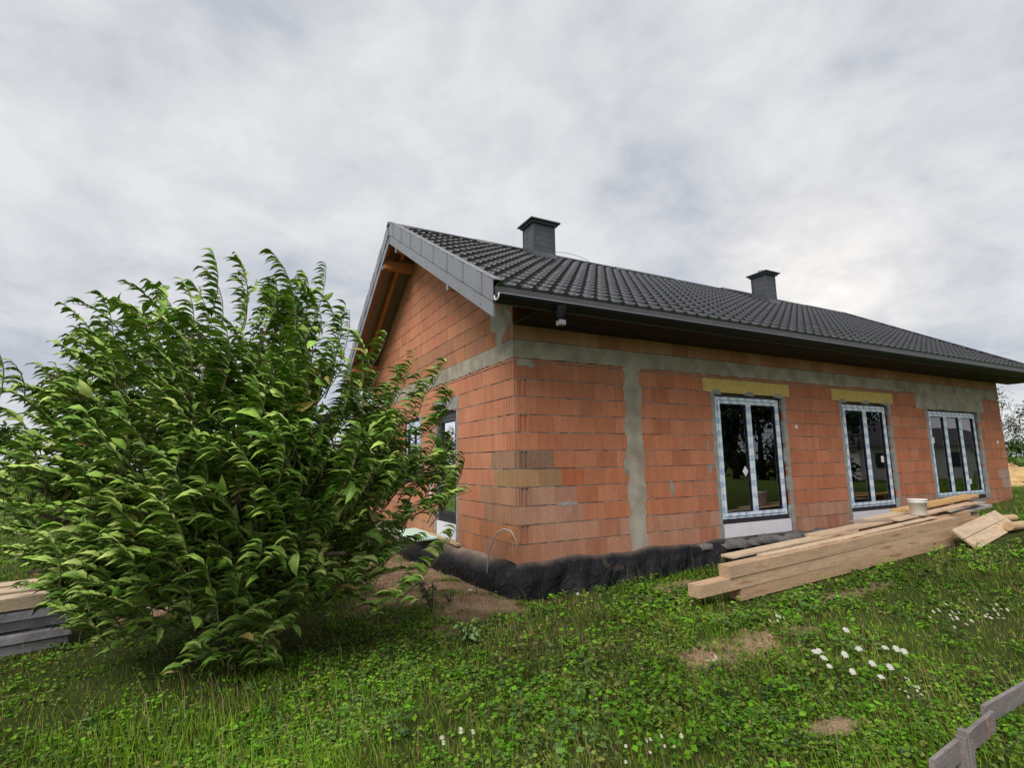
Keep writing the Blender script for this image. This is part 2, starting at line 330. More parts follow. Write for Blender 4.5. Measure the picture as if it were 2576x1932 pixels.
b = MB(); b.box(.25, L - .25, W - .25, W, -.32, 3.6); b.build('rear_wall', 'inside', house)
b = MB(); b.box(L - .25, L - .012, .2505, W, -.32, 3.4); b.prism([(.03, 3.4), (W - .03, 3.4), (W - .03, roofz(0) - .28), (YR, ZR - .28), (.03, roofz(0) - .28)], L - .25, L - .012, 'x')
b.build('end_wall', 'inside', house)
b = MB(); b.box(.25, L - .25, .25, W - .25, -.2, .04); b.build('floor_slab', 'floor_in', house)
b = MB(); b.box(.25, L - .25, .25, W - .25, 2.78, 2.95); b.build('ceiling_slab', 'floor_in', house)
b = MB(); b.box(6.6, 6.72, .25, W - .25, .04, 2.78); b.box(10.1, 10.22, .25, W - .25, .04, 2.78); b.box(.25, L-.25, 4.2, 4.32, .04, 2.78); b.build('inner_wall', 'inside', house)

# bricks ------------------------------------------------------------
def clip(poly, a, bb, c):   # keep a*u+bb*z<=c
    o = []
    for i in range(len(poly)):
        p, q = poly[i], poly[(i+1) % len(poly)]; fp, fq = a*p[0]+bb*p[1]-c, a*q[0]+bb*q[1]-c
        if fp <= 0: o.append(p)
        if fp * fq < 0: t = fp/(fp-fq); o.append((p[0]+(q[0]-p[0])*t, p[1]+(q[1]-p[1])*t))
    return o
FB, GB = [(.46, .172, .090), (.47, .182, .098), (.43, .155, .078), (.475, .19, .108), (.47, .17, .085)], [(.52, .215, .122), (.54, .23, .132), (.50, .20, .112), (.53, .21, .118)]
def btint(wall, k, a):
    r = rnd.random()
    if wall == 'f':
        if k <= 1: c = rnd.choice([(.44, .215, .135), (.42, .19, .115), (.45, .24, .16), (.40, .17, .10)])
        elif k in (2, 3) and a < .95: c = rnd.choice([(.44, .24, .16), (.40, .20, .14), (.46, .22, .13)])
        elif k == 4 and a < .7: c = [(.40, .225, .12), (.34, .20, .11)][a > .35]
        elif k == 5 and a < .62: c = (.235, .135, .090)
        elif k == 4 and a < 1.1: c = (.41, .125, .055)
        elif k == 2 and a > 13.9 or k == 3 and a > 14: c = (.40, .27, .21)
        else: c = FB[int(r*5)]
    else:
        if k <= 1: c = rnd.choice([(.43, .20, .105), (.40, .185, .11), (.46, .19, .09)])
        elif k in (2, 3) and a < .9: c = (.42, .22, .13)
        elif k == 4 and a < .6: c = (.36, .22, .11)
        elif k == 5 and a < .4: c = (.33, .19, .12)
        else: c = GB[int(r*4)]
    return jit(c, .07)
BR = []   # (wall, polygon, slots, tint, centre)
def layout(wall, length, ops, courses, clipf=None):
    for k, (z0, z1) in enumerate(courses):
        end_first = (k % 2 == 1) if wall == 'f' else (k % 2 == 0)
        cells = []; a = 0.0
        if end_first: cells.append((0, .25, True)); a = .25
        while a < length - .02: cells.append((a, min(a + .375, length), False)); a += .375
        for a0, a1, slot in cells:
            segs = [(a0 + .0013, a1 - .0013)]
            for o in ops:
                if min(o[3], z1) - max(o[2], z0) > .08:
                    ns = []
                    for s0, s1 in segs:
                        if o[1] <= s0 or o[0] >= s1: ns.append((s0, s1)); continue
                        if o[0] > s0: ns.append((s0, o[0]))
                        if o[1] < s1: ns.append((o[1], s1))
                    segs = ns
            for s0, s1 in segs:
                if s1 - s0 < .03: continue
                t = btint(wall, k, a0); zj = rnd.uniform(-.002, .002)
                zb = z0 + .0085 + zj*.4
                zt = z1 - .0085 + zj*.4
                for o in ops:
                    if o[0] < (s0+s1)/2 < o[1]:
                        if z0 < o[3] < z1: zb = max(zb, o[3])
                        if z0 < o[2] < z1: zt = min(zt, o[2])
                if zt - zb < .02: continue
                poly = [(s0, zb), (s1, zb), (s1, zt), (s0, zt)]
                if clipf: poly = clipf(poly)
                if len(poly) < 3: continue
                c3 = ((s0+s1)/2, 0, (z0+z1)/2) if wall == 'f' else (0, (s0+s1)/2, (z0+z1)/2)
                BR.append((wall, poly, slot and s0 < .01, t, c3, (s1-s0)*(z1-z0)))
cs = [(k*.25, k*.25+.25) for k in range(11)] + [(2.75, ZRB)]
OPB = [(o[0]-.0, o[1]+.0, o[2], o[3]) for o in OPEN_F]
LINT = [(3.66, 5.95, 2.50, 2.735), (7.30, 9.54, 2.50, 2.735), (10.55, 13.75, 2.47, 2.84)]
layout('f', L, OPB + LINT, cs)
layout('f', L, [], [(ZRT, ZRT + .25), (ZRT + .25, ZRT + .5)])
layout('g', W, OPEN_G, cs)
def gclip(p):
    p = clip(p, -TP, 1, roofz(0) - .30); return clip(p, TP, 1, roofz(0) - .30 + TP * 2 * YR) if len(p) > 2 else p
layout('g', W, [], [(ZRT + i*.25, ZRT + .25 + i*.25) for i in range(13)], gclip)
def brick_mesh(B, br):
    wall, poly, slot, t, c3, ar = br; d = rnd.uniform(-.0015, .0015)
    if slot and len(poly) == 4:
        zb, zt = poly[0][1], poly[2][1]; s0, s1 = poly[0][0], poly[1][0]; w_ = s1 - s0
        if wall == 'g': cuts = [.06, .13, .20]; cw, dp = .022, .035
        else: cuts = [.045, .112, .178]; cw, dp = .050, .016
        pr = [(s0, 0)]
        for c in cuts: pr += [(s0+c-cw/2, 0), (s0+c-cw/2+.003, dp), (s0+c+cw/2-.003, dp), (s0+c+cw/2, 0)]
        pr += [(s1, 0), (s1, .06), (s0, .06)]; n = len(pr)
        f = (lambda a, dd, z: (a, dd + d, z)) if wall == 'f' else (lambda a, dd, z: (dd + d, a, z))
        vs = [f(a, q, zb) for a, q in pr] + [f(a, q, zt) for a, q in pr]
        fs = [(i, (i+1) % n, n+(i+1) % n, n+i) for i in range(n)]
        for base in (0, n):   # caps as strips
            fs.append((base+0, base+n-3, base+n-2, base+n-1))
        B.add(vs, fs, t)
    else: B.prism(poly, d, .06, 'y' if wall == 'f' else 'x', t)
BR.sort(key=lambda r: -r[5] * (abs(CAM[1] if r[0] == 'f' else CAM[0]) / np.linalg.norm(np.array(r[4]) - CAM)) / np.linalg.norm(np.array(r[4]) - CAM)**2)
restf, restg = MB(), MB(); nf = ng = 0
for br in BR:
    par = front if br[0] == 'f' else gable
    cnt = nf if br[0] == 'f' else ng
    if cnt < (190 if br[0] == 'f' else 110):
        B = MB(); brick_mesh(B, br); B.build('brick', 'brick', par)
        if br[0] == 'f': nf += 1
        else: ng += 1
    else: brick_mesh(restf if br[0] == 'f' else restg, br)
tag(restf.build('far_bricks', 'brick', front), kind='stuff'); tag(restg.build('far_bricks', 'brick', gable), kind='stuff')

# bed joints: a strip of squeezed-out mortar under every course
def bed(wall, z, a0, a1, ops):
    segs = [(a0, a1)]
    for o in ops:
        if o[2] - .01 < z < o[3] + .01:
            ns = []
            for p, q in segs:
                if o[1] <= p or o[0] >= q: ns.append((p, q)); continue
                if o[0] > p: ns.append((p, o[0]))
                if o[1] < q: ns.append((o[1], q))
            segs = ns
    B = MB()
    for p, q in segs:
        n = max(1, int((q - p)/.12))
        for i in range(n):
            u0, u1 = p + (q-p)*i/n, p + (q-p)*(i+1)/n; d = rnd.choice([.004, .006, .009, .002, .014]) + rnd.uniform(-.001, .001); h0, h1 = z - .0085, z + .0085
            if wall == 'f': B.box(u0, u1, d, .052, h0, h1)
            else: B.box(d, .052, u0, u1, h0, h1)
    if B.v: tag(B.build('bed_joint', 'mortar', front if wall == 'f' else gable), kind='stuff')
for k in range(1, 12): bed('f', k*.25, .006, L - .006, OPB + LINT); bed('g', k*.25, .006, W, OPEN_G)
for k in (1,): bed('f', ZRT + k*.25, .006, L - .006, [])
for k in range(1, 13):
    z = ZRT + k*.25; y0 = max(0, YR - (ZR - .30 - z)/TP); 
    if y0 < YR - .1: bed('g', z, max(.006, y0), min(W, 2*YR - y0), [])

# concrete: ring beam, column, lintels, mortar smears ---------------------------
def ragged(a0, a1, z0, z1, j0=.0, j1=.0, step=.06):
    n = max(2, int((a1-a0)/step)); bot = [(a0 + (a1-a0)*i/n, z0 + rnd.uniform(-j0, j0)) for i in range(n+1)]; top = [(a1 - (a1-a0)*i/n, z1 + rnd.uniform(-j1, j1)) for i in range(n+1)]
    return bot + top
def column_poly(a0, a1, z0, z1, j, step=.07, tooth=1.0):
    n = int((z1-z0)/step); lf = []; rt = []
    for i in range(n+1):
        z = z0 + (z1-z0)*i/n; k = int(z/.25)
        lf.append((a0 + tooth*[.02, -.03, .03, -.02, .025, -.035][k % 6] + rnd.uniform(-j, j), z)); rt.append((a1 + tooth*[.01, -.03, .0, .03, -.02, .02][k % 6] + rnd.uniform(-j, j), z))
    return rt + lf[::-1]
b = MB(); b.prism(ragged(0.0, L, ZRB, ZRT, .008, .0), -.005, .05, 'y'); b.build('ring_beam', 'concrete', house)
b = MB(); b.prism(ragged(-.0045, W, ZRB, ZRT, .018, .0, .04), -.006, .05, 'x'); b.build('ring_beam', 'concrete', house)
b = MB(); b.prism(column_poly(1.94, 2.27, -.02, ZRB, .012, .045, .65), -.004, .05, 'y'); b.build('concrete_column', 'concrete', house)
def smear(poly, axis, par, m='plaster', d=-.0035):
    B = MB(); B.prism(poly, d, .03, axis); B.build('mortar_smear', m, par)
smear([(1.88, 1.38), (1.97, 1.38), (1.97, 1.20), (1.93, 1.20), (1.92, 1.13), (1.88, 1.15)], 'y', front)
smear([(3.62, 1.24), (3.80, 1.245), (3.79, 1.21), (3.74, 1.20), (3.73, 1.12), (3.69, 1.13), (3.69, 1.20), (3.62, 1.21)], 'y', front)
smear([(2.80, 1.05), (2.86, .98), (2.88, .88), (2.84, .77), (2.79, .86)], 'y', front)
smear([(3.66, 1.66), (3.73, 1.64), (3.70, 1.5), (3.68, 1.5)], 'y', front)
smear([(.05, 2.78), (.17, 2.79), (.30, 2.765), (.34, 2.70), (.28, 2.66), (.2, 2.69), (.06, 2.68)], 'y', front, 'concrete', -.0042)
smear([(.62, .76), (.80, .78), (1.02, .765), (.98, .735), (.7, .73)], 'y', front)
smear([(6.05, 1.96), (6.12, 1.97), (6.11, 1.90), (6.05, 1.91)], 'y', front, 'white'); smear([(14.30, 1.72), (14.40, 1.73), (14.39, 1.65), (14.31, 1.65)], 'y', front, 'white')
smear([(.10, 3.50), (.02, 3.42), (.02, 3.30), (.32, 3.16), (.34, ZRT), (.50, ZRT), (.53, 3.28), (.70, 3.30), (.74, 3.60), (.3, 3.66)], 'x', gable, 'concrete', -.004)
smear([(3.36, .95), (3.40, 1.06), (3.44, .96), (3.45, .65), (3.40, .58), (3.35, .62)], 'x', gable, 'white', -.004)
b = MB(); b.prism(ragged(10.50, 13.80, 2.44, ZRB + .01, .012, .0), -.0045, .05, 'y'); b.build('concrete_lintel', 'concrete', house)
for i, l in enumerate(LINT[:2]):
    b = MB(); b.box(l[0], l[1], -.006, .05, l[2], l[3]); tag(b.build('foam_lintel', 'yellow', house), 'yellow foam panel over the %s window' % ['nearest', 'middle'][i])

# windows ------------------------------------------------------------
def window(o, cols, wall, zf0, sill, lab, fw=.052, sw=.054, tape=.05, mb='film', glass_only=False):
    a0, a1, z0, z1 = o
    bx = (lambda B, p, q, d0, d1, r, s_: B.box(p, q, d0, d1, r, s_, (1, 0, 0) if s_ - r > q - p else (0, 1, 0))) if wall == 'f' else (lambda B, p, q, d0, d1, r, s_: B.box(d0, d1, p, q, r, s_, (1, 0, 0) if s_ - r > q - p else (0, 1, 0)))
    f0, f1, ft = a0 + tape, a1 - tape, z1 - .07
    B = MB()
    bx(B, f0, f0 + fw, .05, .13, zf0, ft); bx(B, f1 - fw, f1, .05, .13, zf0, ft); bx(B, f0 + fw, f1 - fw, .05, .13, ft - fw, ft); bx(B, f0 + fw, f1 - fw, .05, .13, zf0, zf0 + .03)
    win = B.build('window', mb, house); tag(win, lab)
    T = MB()   # black tape border round the frame
    bx(T, a0 + .004, f0 - .002, .055, .12, zf0 - .08, z1 - .004); bx(T, f1 + .002, a1 - .004, .055, .12, zf0 - .08, z1 - .004); bx(T, f0 - .002, f1 + .002, .055, .12, ft + .002, z1 - .004); bx(T, f0 - .002, f1 + .002, .042, .12, zf0 - .08, zf0 - .002)
    T.build('sealing_tape', 'tape', win)
    if sill:
        B = MB(); bx(B, a0 + .03, a1 - .03, .0, .16, z0 + .01, zf0 - .083); B.build('sill_board', 'white', win)
    i0, i1, iz0, iz1 = f0 + fw + .011, f1 - fw - .011, zf0 + .041, ft - fw - .011
    edges = [i0 + (i1 - i0) * i / cols for i in range(cols + 1)]
    for i in range(cols):
        p, q = edges[i] + (.006 if i else 0), edges[i+1] - (.006 if i < cols-1 else 0)
        B = MB(); bx(B, p, p + sw, .036, .115, iz0, iz1); bx(B, q - sw, q, .036, .115, iz0, iz1); bx(B, p + sw, q - sw, .036, .115, iz1 - sw, iz1); bx(B, p + sw, q - sw, .036, .115, iz0, iz0 + sw)
        B.build('sash', mb, win)
        B = MB(); bx(B, p + sw, p + sw + .012, .050, .07, iz0 + sw + .012, iz1 - sw - .012); bx(B, q - sw - .012, q - sw, .050, .07, iz0 + sw + .012, iz1 - sw - .012); bx(B, p + sw, q - sw, .050, .07, iz1 - sw - .012, iz1 - sw); bx(B, p + sw, q - sw, .050, .07, iz0 + sw, iz0 + sw + .012)
        B.build('glazing_gasket', 'tape', win)
        B = MB(); k = .0012 * rnd.uniform(-1, 1)
        z_0, z_1 = iz0 + sw + .004, iz1 - sw - .004; p_, q_ = p + sw + .004, q - sw - .004
        vs = [(p_, .074, z_0), (q_, .074 + k, z_0), (q_, .074 + k * 2, z_1), (p_, .074 - k, z_1)]
        if wall == 'g': vs = [(v[1], v[0], v[2]) for v in vs]
        B.add(vs, [(0, 1, 2, 3)]); B.build('pane', 'glass', win, fix=False)
    return win, edges, (iz0, iz1)
win1, e1, _ = window(OPEN_F[0], 2, 'f', .34, True, 'nearest twin-pane patio window with printed film on its white frame')
win2, e2, _ = window(OPEN_F[1], 2, 'f', .34, True, 'middle twin-pane patio window with printed film on its white frame')
win3, e3, _ = window(OPEN_F[2], 3, 'f', .40, False, 'far three-pane patio window with printed film on its white frame')
def sticker(win, x, z, r, rot):
    B = MB(); B.add([(x + r*math.cos(rot + k*math.pi/2), .0715, z + r*1.25*math.sin(rot + k*math.pi/2)) for k in range(4)] + [(x + r*math.cos(rot + k*math.pi/2), .0728, z + r*1.25*math.sin(rot + k*math.pi/2)) for k in range(4)], [(0, 1, 2, 3), (7, 6, 5, 4), (0, 4, 5, 1), (1, 5, 6, 2), (2, 6, 7, 3), (3, 7, 4, 0)])
    B.build('sticker', 'white', win)
sticker(win1, 4.66, 1.13, .075, 0); sticker(win2, 9.02, 1.30, .075, .8); sticker(win3, 11.24, 1.72, .08, .78); sticker(win3, 12.78, .72, .07, .78)
gd, eg, gzz = window(OPEN_G[0], 1, 'g', .40, True, 'tall narrow dark-framed window beside the corner', mb='frame_dark', tape=.03, fw=.05, sw=.055)
gw, _, _ = window(OPEN_G[1], 2, 'g', 1.0, False, 'white framed window behind the tree branches')
def jamb(poly, axis, par, d0=-.0045, nm='window_jamb'):
    B = MB(); B.prism(poly, d0, .052, axis); B.build(nm, 'plaster', par)
for o in OPEN_F[:2]:
    jamb(column_poly(o[0] - .085, o[0] + .004, o[2] - .02, o[3] + .06, .010, .07, .25), 'y', front); jamb(column_poly(o[1] - .004, o[1] + .095, o[2] - .02, o[3] + .02, .010, .07, .25), 'y', front)
    for px in (o[0] + .05, (o[0] + o[1]) / 2, o[1] - .10): jamb([(px - .10, o[3] - .03), (px + .12, o[3] - .04), (px + .10, o[3] + .04), (px - .02, o[3] + .05), (px - .08, o[3] + .03)], 'y', front, -.0075, 'mortar_dab')
o = OPEN_F[2]; jamb(column_poly(o[0] - .10, o[0] + .004, o[2], 2.50, .010, .07, .25), 'y', front, -.0040); jamb(column_poly(o[1] - .004, o[1] + .11, o[2], 2.5, .010, .07, .25), 'y', front, -.0040)
o = OPEN_G[0]
jamb(column_poly(o[0] - .07, o[0] + .004, o[2] - .03, o[3] - .004, .008, .07, .2), 'x', gable); jamb(column_poly(o[1] - .004, o[1] + .08, o[2] - .03, o[3] - .004, .008, .07, .2), 'x', gable)
jamb(ragged(o[0] - .08, o[1] + .1, o[3] + .002, o[3] + .20, .0, .03), 'x', gable, -.0050)
o = OPEN_G[1]; jamb(column_poly(o[0] - .14, o[0] + .004, o[2] - .03, o[3] + .03, .012, .07, .3), 'x', gable)

# roof ------------------------------------------------------------
X0, X1 = -OG, L + OG
def slope_pt(x, v, h, side=1):   # v metres up the slope from the eave, h normal offset; side 1 near, -1 far
    y = -OE + v * CP - h * SP_; z = roofz(-OE) + v * SP_ + h * CP
    return (x, y if side == 1 else 2 * YR - y, z)
SL = (YR + OE) / CP
def slab(x0, x1, v0, v1, h0, h1, side=1):
    vs = [slope_pt(x, v, h, side) for h in (h0, h1) for x, v in ((x0, v0), (x1, v0), (x1, v1), (x0, v1))]
    return vs, [(3, 2, 1, 0), (4, 5, 6, 7), (0, 1, 5, 4), (1, 2, 6, 5), (2, 3, 7, 6), (3, 0, 4, 7)]
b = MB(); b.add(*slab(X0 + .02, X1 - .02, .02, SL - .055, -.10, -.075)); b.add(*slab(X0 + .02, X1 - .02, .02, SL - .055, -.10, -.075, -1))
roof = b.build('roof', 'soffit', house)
NR, NC = 16, 67; RW = (X1 - X0 - .10) / NC; RL = SL / NR
prof = [(0, 0), (.07, .004), (.15, .022), (.23, .034), (.31, .031), (.39, .015), (.47, .003), (.60, -.003), (.80, -.002), (1, 0)]
tv, tf = [], []
for j, (vv, hh) in enumerate([(-.010, .016), (.0, .040), (RL * .5, .018), (RL + .01, -.006)]):
    for (u, h) in prof: tv.append((u * RW, vv, h + hh - (.030 if j == 0 else 0) * 1.0))
npf = len(prof)
for j in range(3):
    for i in range(npf - 1): tf.append((j*npf+i, j*npf+i+1, (j+1)*npf+i+1, (j+1)*npf+i))
tf = tf[:]
tme = bpy.data.meshes.new('roof_tile'); tme.from_pydata(tv, [], tf); tme.materials.append(M['tile'])
sm_ = [False]*(npf-1) + [True]*(2*(npf-1)); tme.polygons.foreach_set('use_smooth', sm_)
TM = Matrix(((1, 0, 0), (0, CP, -SP_), (0, SP_, CP))).to_4x4()
cells = []
for r in range(NR):
    for c in range(NC):
        p = slope_pt(X0 + .05 + c * RW, r * RL, -.05); cells.append((np.linalg.norm(np.array(p) - CAM), p))
cells.sort(key=lambda t: t[0]); CH = [(2.45, 3.02, 3.50, 3.95), (9.86, 10.26, 3.05, 3.50)]
rv, rf = [], []
for i, (d_, p) in enumerate(cells):
    mw = Matrix.Translation(p) @ TM @ Matrix.Rotation(rnd.gauss(0, .006), 4, 'X') @ Matrix.Rotation(rnd.gauss(0, .007), 4, 'Y')
    if i < 300:
        t = link('roof_tile', tme, roof); t.matrix_basis = mw
    else:
        o_ = len(rv); rv += [tuple(mw @ Vector(v)) for v in tv]; rf += [tuple(k + o_ for k in f) for f in tf]
me = bpy.data.meshes.new('far_tiles'); me.from_pydata(rv, [], rf); me.materials.append(M['tile']); me.polygons.foreach_set('use_smooth', sm_ * (len(rf) // len(sm_)))
tag(link('far_tiles', me, roof), kind='stuff')
b = MB(); b.add(*slab(X0 + .02, X1 - .02, 0, SL - .06, -.07, -.02, -1)); b.build('rear_roof_sheet', 'tile', roof)
# ridge caps
xr = X0 - .02; i = 0
while xr < X1:
    x2 = min(xr + 2.0, X1 + .02); B = MB(); r_ = .075 + (.008 if i % 2 else 0) + (.02 if i == 5 else 0); n = 8
    vs = [(x, YR + r_*1.25*math.cos(math.pi*k/n), ZR - .055 + r_*math.sin(math.pi*k/n)) for x in (xr - .02, x2 + .02) for k in range(n+1)]
    B.add(vs, [(k, k+1, n+1+k+1, n+1+k) for k in range(n)] + [tuple(range(n+1)), tuple(reversed(range(n+1, 2*n+2)))]); B.build('ridge_cap', 'ridge', roof, True); xr = x2; i += 1
# rake flashing pieces + barge boards, all four rakes
for side in (1, -1):
    for gx_, s_ in ((X0, -1), (X1, 1)):
        B = MB(); p0, p1 = slope_pt(gx_, -.04, -.05, side), slope_pt(gx_, SL - .0, -.05, side)
        y0, z0, y1, z1 = p0[1], p0[2], p1[1], p1[2]
        B.prism([(y0, z0 - .20), (y1, z1 - .20), (y1, z1 - .385), (y0, z0 - .385)], gx_ - .006, gx_ + .02, 'x'); bb_ = B.build('barge_board', 'trim', roof)
        if s_ == -1 and side == 1:
            B = MB()
            for k in range(7):
                t = (k + .5) / 7; yy, zz = y0 + (y1-y0)*t, z0 + (z1-z0)*t - .33; B.box(gx_ - .010, gx_ - .006, yy - .008, yy + .008, zz - .008, zz + .008)
            B.build('screw_heads', 'screw', roof)
        for k in range(NR):
            if s_ == 1 and k % 4: continue
            span = RL * (4 if s_ == 1 else 1)
            a, c = slope_pt(gx_, k*RL - .03, 0, side), slope_pt(gx_, k*RL + span - .036, 0, side); dz = .012 if s_ == -1 else 0
            B = MB(); xo = gx_ + s_ * (.014 + .007 * (k % 2))
            B.prism([(a[1], a[2] + .045), (c[1], c[2] + .045 - dz), (c[1], c[2] - .245), (a[1], a[2] - .245)], xo, xo - s_ * .012, 'x')
            v1 = slab(min(xo, xo - s_*.13), max(xo, xo - s_*.13), k*RL - .03, k*RL + span, .030, .042, side); B.add(*v1)
            if s_ == -1 and side == 1:
                mx_, mz_ = a[1] + .05, a[2] - .16; B.box(xo - .004, xo, mx_, mx_ + .012, mz_, mz_ + .012)
            B.build('rake_flashing', 'trim', roof)
# rafters and purlins in the gable overhang
for side in (1, -1):
    for gx_ in (X0 + .06, -.30, L + .30, X1 - .06):
        B = MB(); a, c = slope_pt(gx_, .05, -.19, side), slope_pt(gx_, SL - .12, -.19, side); B.beam(a, c, .08, .18); B.build('rafter', 'rafter', roof)
    for v_ in (1.55, 4.85) if side == 1 else (1.3, 4.85):
        a = slope_pt(0, v_, -.37, side); B = MB(); B.box(X0 + .03, .02, a[1] - .08, a[1] + .08, a[2] - .09, a[2] + .09); B.build('purlin', 'rafter', roof)
        B = MB(); B.box(X0 + .0, X0 + .028, a[1] - .03, a[1] + .05, a[2] - .10, a[2] + .03); B.build('purlin_plate', 'trim', roof)
        B = MB(); B.box(L - .02, X1 - .03, a[1] - .08, a[1] + .08, a[2] - .09, a[2] + .09); B.build('purlin', 'rafter', roof)
for k in range(19):   # rafter tails along the eave
    x = .35 + k * .8
    if x > L: break
    B = MB(); B.beam(slope_pt(x, .08, -.19), slope_pt(x, 1.25, -.19), .08, .17); B.build('rafter_tail', 'rafter', roof)
for k in range(6):   # added near-black boards standing in for the deep shade under the eave
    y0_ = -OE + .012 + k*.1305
    B = MB(); B.box(.0, X1 - .03, y0_, min(y0_ + .1255, -.004), 3.262 + .002*(k % 2), 3.282); B.build('eave_shade_board', 'eave_shade', roof)
# eave: fascia flashing, gutter
ze = roofz(-OE)
B = MB(); B.box(X0 + .03, X1 - .03, -OE - .006, -OE + .011, ze - .275, ze - .052); B.build('eave_flashing', 'eave_grey', roof)
B = MB(); gy_, gzt, gr, n = -OE - .085, ze - .185, .072, 10
vs = []
for x in (X0 + .02, X1 - .02):
    for rr in (gr, gr - .006): vs += [(x, gy_ + rr*math.cos(math.pi + math.pi*k/n), gzt + rr*math.sin(math.pi + math.pi*k/n)) for k in range(n+1)]
m1 = n + 1
fs = [(k, k+1, 2*m1+k+1, 2*m1+k) for k in range(n)] + [(m1+k, m1+k+1, 3*m1+k+1, 3*m1+k) for k in range(n)] + [(0, m1, 3*m1, 2*m1), (n, m1+n, 3*m1+n, 2*m1+n)] + [tuple(range(0, m1)) , tuple(range(2*m1, 3*m1))]
B.add(vs, fs); gut = B.build('gutter', 'gutter', house)
B = MB(); B.tube([(X0 + .015, gy_ - gr, gzt), (X1 - .015, gy_ - gr, gzt)], .006, 8); B.build('gutter_bead', 'trim', gut, True)
for gx_ in (.22, 14.3):
    B = MB(); B.lathe([(.085, .0), (.083, -.03), (.045, -.13), (.045, -.19), (.038, -.19), (.038, -.1)], (gx_, gy_, gzt - .045), 16); B.build('gutter_outlet', 'gutter', gut, True)
    B = MB(); B.box(gx_ - .04, gx_ + .05, gy_ - .045, gy_ + .045, gzt - .285, gzt - .22); B.build('outlet_collar', 'trim', gut)
B = MB(); B.tube([(X0 + .012, gy_ + gr*.9*math.cos(math.pi*1.0 + math.pi*k/10), gzt + gr*.95*math.sin(math.pi + math.pi*k/10)) for k in range(11)], .011, 6); B.build('gutter_end_clip', 'white', gut, True)
for k in range(1, 18):
    x = X0 + .9*k
    if x > X1 - .2: break
    B = MB(); B.box(x - .012, x + .012, gy_ - gr + .004, -OE - .004, gzt + .006, gzt + .011); B.build('gutter_bracket', 'gutter', gut)
# chimneys
for ci, (x0, x1, y0, y1) in enumerate(CH):
    zt = [6.79, 6.58][ci]; zb = roofz(y0) - .15
    B = MB(); B.box(x0 + .01, x1 - .01, y0 + .01, y1 - .01, zb, zt); ch = B.build('chimney', 'cladding', house); tag(ch, ['dark clad chimney nearest the gable', 'dark clad chimney near the far end of the roof'][ci])
    nrow = 6; hh = (zt - roofz(y0) + .05) / nrow; z0_ = roofz(y0) - .05
    for k in range(nrow + 2):
        za, zb_ = z0_ + k*hh - 2*hh*0, z0_ + (k+1)*hh - .006
        if za > zt - .02: break
        zb_ = min(zb_, zt)
        B = MB(); B.box(x0 + .02, x1 - .02, y0 - .004, y0 + .012, za, zb_); B.build('cladding_board', 'cladding', ch)
        B = MB(); B.box(x0 - .004, x0 + .012, y0 + .02, y1 - .02, za, zb_); B.build('cladding_board', 'cladding', ch)
    B = MB()
    for cx_, cy_ in ((x0, y0), (x1, y0), (x0, y1)): B.box(cx_ - .012, cx_ + .03 if cx_ == x0 else cx_ + .012, cy_ - .012, cy_ + .03, z0_, zt + .002) if cx_ == x0 else B.box(cx_ - .03, cx_ + .012, cy_ - .012, cy_ + .03, z0_, zt + .002)
    B.build('corner_trim', 'cladding', ch)
    B = MB(); B.box(x0 - .06, x1 + .06, y0 - .06, y1 + .06, zt, zt + .05); B.build('cap_base', 'cladding', ch)
    B = MB(); B.box(x0 - .11, x1 + .11, y0 - .11, y1 + .11, zt + .0505, zt + .085); B.build('cap', 'ridge', ch)
    B = MB(); B.lathe([(.10, .0), (.10, .10), (.09, .10), (.09, .0)], ((x0+x1)/2 + [.12, -.05][ci], (y0+y1)/2, zt + .086), 20); B.build('flue', 'steel', ch, True)
    B = MB(); B.add([(x0 - .03, y0 - .10, roofz(y0 - .10) + .02), (x1 + .03, y0 - .10, roofz(y0 - .10) + .02), (x1 + .03, y0 - .006, roofz(y0) + .10), (x0 - .03, y0 - .006, roofz(y0) + .10),
           (x0 - .03, y0 - .10, roofz(y0 - .10) - .03), (x1 + .03, y0 - .10, roofz(y0 - .10) - .03), (x1 + .03, y0 - .006, roofz(y0) - .05), (x0 - .03, y0 - .006, roofz(y0) - .05)], [(0, 1, 2, 3), (7, 6, 5, 4), (0, 4, 5, 1), (1, 5, 6, 2), (2, 6, 7, 3), (3, 7, 4, 0)]); B.build('apron', 'cladding', ch)
# roof wire loop beside the near chimney
B = MB(); B.tube([(3.15 + t*1.5, YR - .02, ZR + .02 + .11*math.sin(math.pi*min(1, t*1.15))**.6) for t in np.linspace(0, .87, 12)], .006, 5); B.build('lightning_wire', 'steel', roof)

